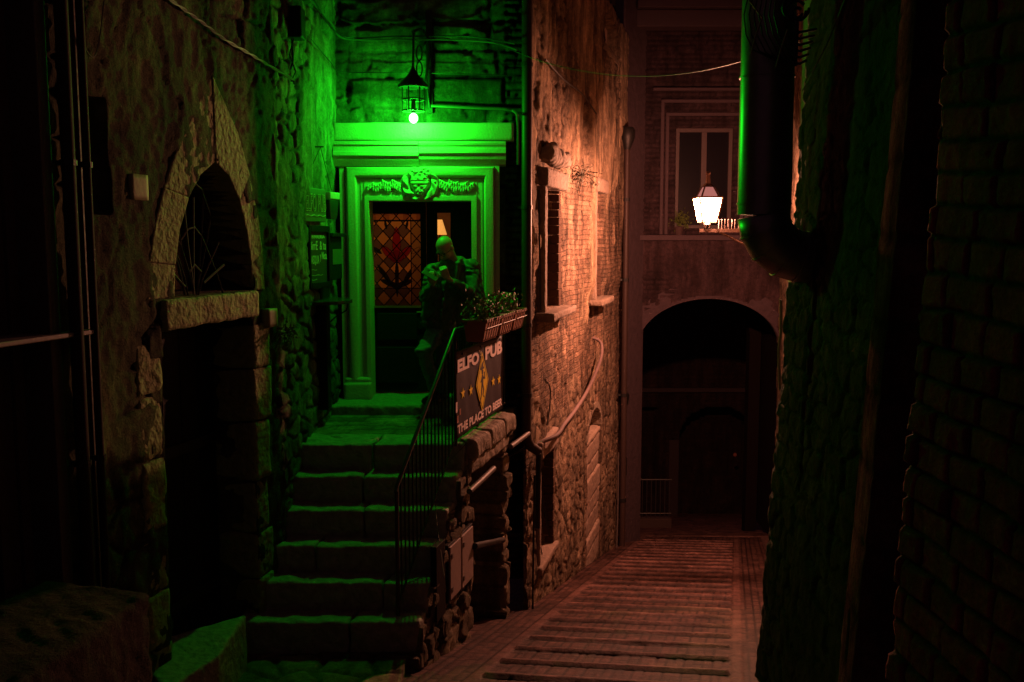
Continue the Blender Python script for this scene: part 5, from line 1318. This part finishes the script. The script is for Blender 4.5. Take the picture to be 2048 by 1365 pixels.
# wrought iron basket at the top right
bk = thing('iron_window_basket', 'bulging wrought iron basket with scrolls at the top of the duct', 'grille', at(1560, 60, 5.75))
yb_ = 5.7
def Bp(px, py, y=yb_): return at(px, py, y)
mb = MB()
for k in range(7):
    x0_ = 1490 + k * 9
    mb.tube([Bp(x0_ + 12, -30, 5.75), Bp(x0_ - 2 + k, 30, 5.7), Bp(x0_ + 2 + k * 2, 70, 5.72), Bp(x0_ + 16 + k * 4, 100 + k * 3, 5.8), Bp(1545 + k * 8, 118 + k * 2, 5.95)], .0045, 6)
mb.go('bowed_bars', M_iron, bk, smooth=True)
mb = MB()
for k in range(6):
    y_ = 62 + k * 12.5; mb.tube([Bp(1578, y_ + 2, 5.85), Bp(1600, y_ + 3, 5.8), Bp(1632 - k * 4, y_ - 3, 5.9)], .008, 6)
mb.go('cross_bars', M_iron, bk, smooth=True)
mb = MB()
for r_, cxp, cyp in ((20, 1592, 22), (10, 1594, 26), (26, 1592, 16)):
    mb.tube([Bp(cxp + r_ * math.cos(a), cyp + r_ * math.sin(a), 5.8) for a in [2 * math.pi * k / 20 for k in range(19)]], .009, 6)
mb.tube([Bp(1594, 40, 5.8), Bp(1592, 90, 5.8), Bp(1590, 132, 5.85)], .012, 6)
mb.go('scrolls', M_iron, bk, smooth=True)
mb = MB().tube([Bp(1498, 0), Bp(1524, 36), Bp(1512, 70), Bp(1502, 108)], .006, 6).tube([Bp(1575, 60), Bp(1563, 95), Bp(1552, 135)], .006, 6)
mb.go('twisted_rods', plain('worn_brass_rod', (.2, .17, .08), .4, .7), bk, smooth=True)

# ================================================================== THE MAN
def joined(name, caps, vox, mat, parent=None, sm=4, label=None, fold=0):
    """one continuous surface grown over tapered limbs: caps = (p,q,r0,r1) or ('e', centre, (rx,ry,rz), M)"""
    mb = MB()
    for c in caps:
        if c[0] == 'e': mb.ball(c[1], 1, 20, 14, c[2], c[3] if len(c) > 3 else None)
        else:
            p, q, r0, r1 = Vector(c[0]), Vector(c[1]), c[2], c[3]; d = (q - p); n = max(2, int(d.length / .01))
            ax = d.normalized(); pts = []; rs = []
            for k in range(6): a = math.pi / 2 * k / 6; pts.append(p - ax * r0 * math.cos(a)); rs.append(max(.0008, r0 * math.sin(a)))
            pts.append(p); rs.append(r0); pts.append(q); rs.append(r1)
            for k in range(1, 7): a = math.pi / 2 * k / 6; pts.append(q + ax * r1 * math.sin(a)); rs.append(max(.0008, r1 * math.cos(a)))
            mb.tube(pts, rs, 14)
    me = bpy.data.meshes.new(name); me.from_pydata(mb.V, [], mb.F)
    bm = bmesh.new(); bm.from_mesh(me); bmesh.ops.recalc_face_normals(bm, faces=bm.faces); bm.to_mesh(me); bm.free()
    o = bpy.data.objects.new('tmp', me); COL.objects.link(o)
    m1 = o.modifiers.new('r', 'REMESH'); m1.mode = 'VOXEL'; m1.voxel_size = vox
    m2 = o.modifiers.new('s', 'SMOOTH'); m2.factor = .5; m2.iterations = sm
    C.view_layer.update()
    me2 = bpy.data.meshes.new_from_object(o.evaluated_get(C.evaluated_depsgraph_get()))
    bpy.data.objects.remove(o); me2.name = name
    if fold:
        n = len(me2.vertices); co = np.zeros(n * 3, np.float32); me2.vertices.foreach_get('co', co); co = co.reshape(-1, 3)
        nr = np.zeros(n * 3, np.float32); me2.vertices.foreach_get('normal', nr); nr = nr.reshape(-1, 3)
        a = co[:, 0] * 1.0 + co[:, 1] * .7; wv = fbm(a * 6, co[:, 2] * 6, 5, 3)
        f = np.abs(2 * vn(a * 9 + wv * 5, co[:, 2] * 15 + wv * 6, 3) - 1) + .5 * np.abs(2 * vn(a * 22, co[:, 2] * 30 + wv * 8, 8) - 1)
        co = co + nr * ((f - .7) * fold)[:, None]; me2.vertices.foreach_set('co', co.astype(np.float32).ravel()); me2.update()
    me2.polygons.foreach_set('use_smooth', np.full(len(me2.polygons), True)); me2.materials.clear()
    return link(name, me2, mat, parent, label)
MY = 9.42
def m(px, py, dy=0.): return at(px, py, MY + dy)
man = thing('person', 'bald man in dark jacket and jeans leaning by the door, looking at a phone', 'person', m(878, 806))
SK = plain('skin', (.42, .26, .19), .45, var=.1); JK = plain('jacket_cloth', (.075, .085, .07), .7, bump=.004, scale=14); JN = plain('denim', (.10, .13, .17), .8, bump=.004, scale=18)
HC = m(891, 496); NK = m(905, 524, .03)
hd = Vector((-.42, -.62, -.66)).normalized()      # face looks down at the phone
up_ = Vector((-.30, -.45, .60)); up_ = (up_ - hd * up_.dot(hd)).normalized(); rt_ = hd.cross(up_)
def hpt(f_, u_, r_=0): return HC + hd * f_ + up_ * u_ + rt_ * r_
HM = Matrix((rt_, hd, up_)).transposed()
shR = m(866, 543, -.02); shL = m(944, 538, .06); hip = m(882, 655, .05)
elR = m(853, 594, -.10); elL = m(955, 598, -.05)
haR = m(866, 566, -.26); haL = m(894, 556, -.24)
knR = m(848, 706, -.22); anR = m(868, 780, .0); knL = m(884, 725, -.05); anL = m(886, 793, -.02)
caps = [('e', HC + up_ * .03, (.076, .098, .092), HM), ('e', hpt(.045, -.045), (.058, .055, .062), HM), ('e', hpt(.075, -.085), (.026, .024, .024), HM),
        (hpt(.098, .0), hpt(.118, -.032), .009, .014), ('e', hpt(.088, .018, .03), (.026, .013, .01), HM), ('e', hpt(.088, .018, -.03), (.026, .013, .01), HM),
        (hpt(.095, -.062, .014), hpt(.095, -.062, -.014), .010, .010), ('e', hpt(-.005, -.01, .078), (.010, .022, .032), HM), ('e', hpt(-.005, -.01, -.078), (.010, .022, .032), HM),
        (HC - up_ * .05 - hd * .02, NK, .052, .060), (NK, m(906, 560, .06), .06, .11), (m(906, 560, .06), m(888, 640, .06), .12, .12),
        (shR, shL, .035, .035), (shR, elR, .04, .038), (elR, haR, .038, .026), (shL, elL, .04, .038), (elL, haL, .038, .026),
        (m(878, 655, .05), knR, .08, .055), (knR, anR, .05, .035), (m(890, 655, .06), knL, .08, .055), (knL, anL, .05, .035)]
def hand(w, fdir, pdir, tdir, curl, L=1.0):
    """palm + four unequal bent fingers + thumb from the palm's side"""
    f_ = fdir.normalized(); s_ = (tdir - f_ * tdir.dot(f_)).normalized(); c_ = pdir - f_ * pdir.dot(f_); c_ = (c_ - s_ * c_.dot(s_)).normalized()
    out = []
    k0 = w + f_ * .085
    for i, (o_, ln) in enumerate(((.030, .072), (.010, .080), (-.010, .074), (-.030, .058))):
        b_ = k0 + s_ * o_; out.append((w + s_ * o_ * .7, b_, .014, .012)); a = curl; p_ = b_
        for j, sl in enumerate((.45, .31, .24)):
            d_ = f_ * math.cos(a) + c_ * math.sin(a); q_ = p_ + d_ * ln * sl; out.append((p_, q_, .0088 - .001 * j, .0082 - .001 * j)); p_ = q_; a += curl * .8
    b_ = w + f_ * .03 + s_ * .034; q_ = b_ + (s_ * .7 + f_ * .7 + c_ * .3).normalized() * .035; out += [(w + s_ * .01, b_, .014, .012), (b_, q_, .011, .009), (q_, q_ + (f_ + c_ * .7).normalized() * .028, .009, .0078)]
    return out
caps += hand(haR, Vector((-.05, -.55, .35)), Vector((.4, .1, .6)), Vector((1, .1, .2)), .75)
caps += hand(haL, Vector((-.35, -.25, .9)), Vector((-.2, .9, .1)), Vector((-.9, -.2, .2)), .85)
body = joined('body', caps, .0062, SK, man, sm=3)
# glasses, eyes, beard shadow
mb = MB()
for s_ in (-1, 1):
    c_ = hpt(.106, .0, .031 * s_); mb.tube([c_ + rt_ * .023 * math.cos(a) + up_ * .017 * math.sin(a) for a in [2 * math.pi * k / 14 for k in range(15)]], .0022, 5)
    mb.tube([hpt(.104, .004, .054 * s_), hpt(.05, .004, .078 * s_), hpt(.0, .0, .082 * s_)], .0022, 5)
mb.tube([hpt(.108, .003, .008), hpt(.108, .003, -.008)], .0022, 5).go('glasses', M_iron, man)
mb = MB()
for s_ in (-1, 1): mb.ball(hpt(.086, .0, .031 * s_), .012, 10, 8)
mb.go('eyes', plain('eye_dark', (.05, .04, .035), .2), man, smooth=True)
# jacket: torso, sleeves, collar, hem
jc = [(m(872, 541, .03), NK + Vector((-.02, .03, -.02)), .07, .065), (m(938, 537, .09), NK + Vector((.02, .03, -.02)), .08, .07), (m(906, 556, .07), m(892, 610, .06), .158, .155), (m(892, 610, .06), m(880, 652, .05), .155, .150), (m(872, 550, .02), m(940, 548, .08), .085, .085),
      (m(925, 560, .09), m(905, 630, .09), .13, .13), (m(872, 560, .0), m(866, 640, .0), .11, .12),
      (shR + Vector((0, 0, .01)), elR, .082, .068), (elR, haR.lerp(elR, .22), .066, .05), (shL + Vector((0, 0, .01)), elL, .092, .078), (elL, haL.lerp(elL, .25), .074, .052)]
for k in range(9):
    a = math.pi * (.15 + 1.7 * k / 8) + math.pi * .5; b = math.pi * (.15 + 1.7 * (k + 1) / 8) + math.pi * .5
    if k < 8:
        f2 = lambda t_: NK + Vector((.10 * math.sin(t_), -.09 * math.cos(t_) + .015, .035 - .045 * max(0, math.cos(t_))))
        jc.append((f2(a), f2(b), .022, .022)); jc.append((f2(a) - Vector((0, 0, .035)), f2(b) - Vector((0, 0, .035)), .028, .028))
jc += [(NK + Vector((-.06, -.09, -.03)), m(888, 585, -.10), .024, .014), (NK + Vector((.07, -.08, -.02)), m(905, 575, -.09), .028, .016), (m(893, 560, -.10), m(882, 640, -.11), .012, .012)]
joined('jacket', jc, .009, JK, man, sm=3, fold=.022)
jn = [(m(878, 648, .05), m(888, 652, .06), .135, .135), (m(874, 660, .03), knR, .105, .078), (knR, anR + Vector((0, 0, .03)), .076, .06), (m(892, 662, .06), knL, .105, .074), (knL, anL + Vector((0, 0, .03)), .072, .06)]
for k in range(7):
    t = k / 7; jn.append((m(874, 660, .03).lerp(knR, t + .08) + Vector((-.05, -.05, 0)), m(874, 660, .03).lerp(knR, t + .02) + Vector((.05, -.07, .015)), .045, .04))
joined('jeans', jn, .009, JN, man, sm=2, fold=.016)
sc_ = []
for a_n, dx_ in ((anR, -.05), (anL, -.03)):
    f0 = Vector((a_n.x, a_n.y, -1.565)); sc_ += [(f0 + Vector((.01, .04, 0)), f0 + Vector((dx_ * 1.5, -.19, -.012)), .042, .036), (f0, f0 + Vector((0, 0, .07)), .045, .05)]
joined('shoes', sc_, .01, plain('black_leather', (.03, .025, .022), .4), man, sm=2)
# phone
pc = haR + Vector((-.02, -.12, .075)); ph = thing('phone', 'small phone held up in the man\'s hand', 'phone', pc)
fx = Vector((.80, -.1, -.48)).normalized(); fy = Vector((-.3, -.75, -.25)); fy = (fy - fx * fy.dot(fx)).normalized(); fz = fx.cross(fy)
def pbx(hx, hy, hz, off=0): return [pc + fx * a * hx + fy * b * hy + fz * (c * hz + off) for c in (-1, 1) for a, b in ((-1, -1), (1, -1), (1, 1), (-1, 1))]
MB().hexa(pbx(.078, .038, .0045)).go('case', plain('phone_case', (.16, .14, .10), .5), ph, bevel=.002)
MB().hexa(pbx(.070, .034, .0006, -.0052)).go('screen', plain('phone_glass', (.05, .05, .045), .3), ph)
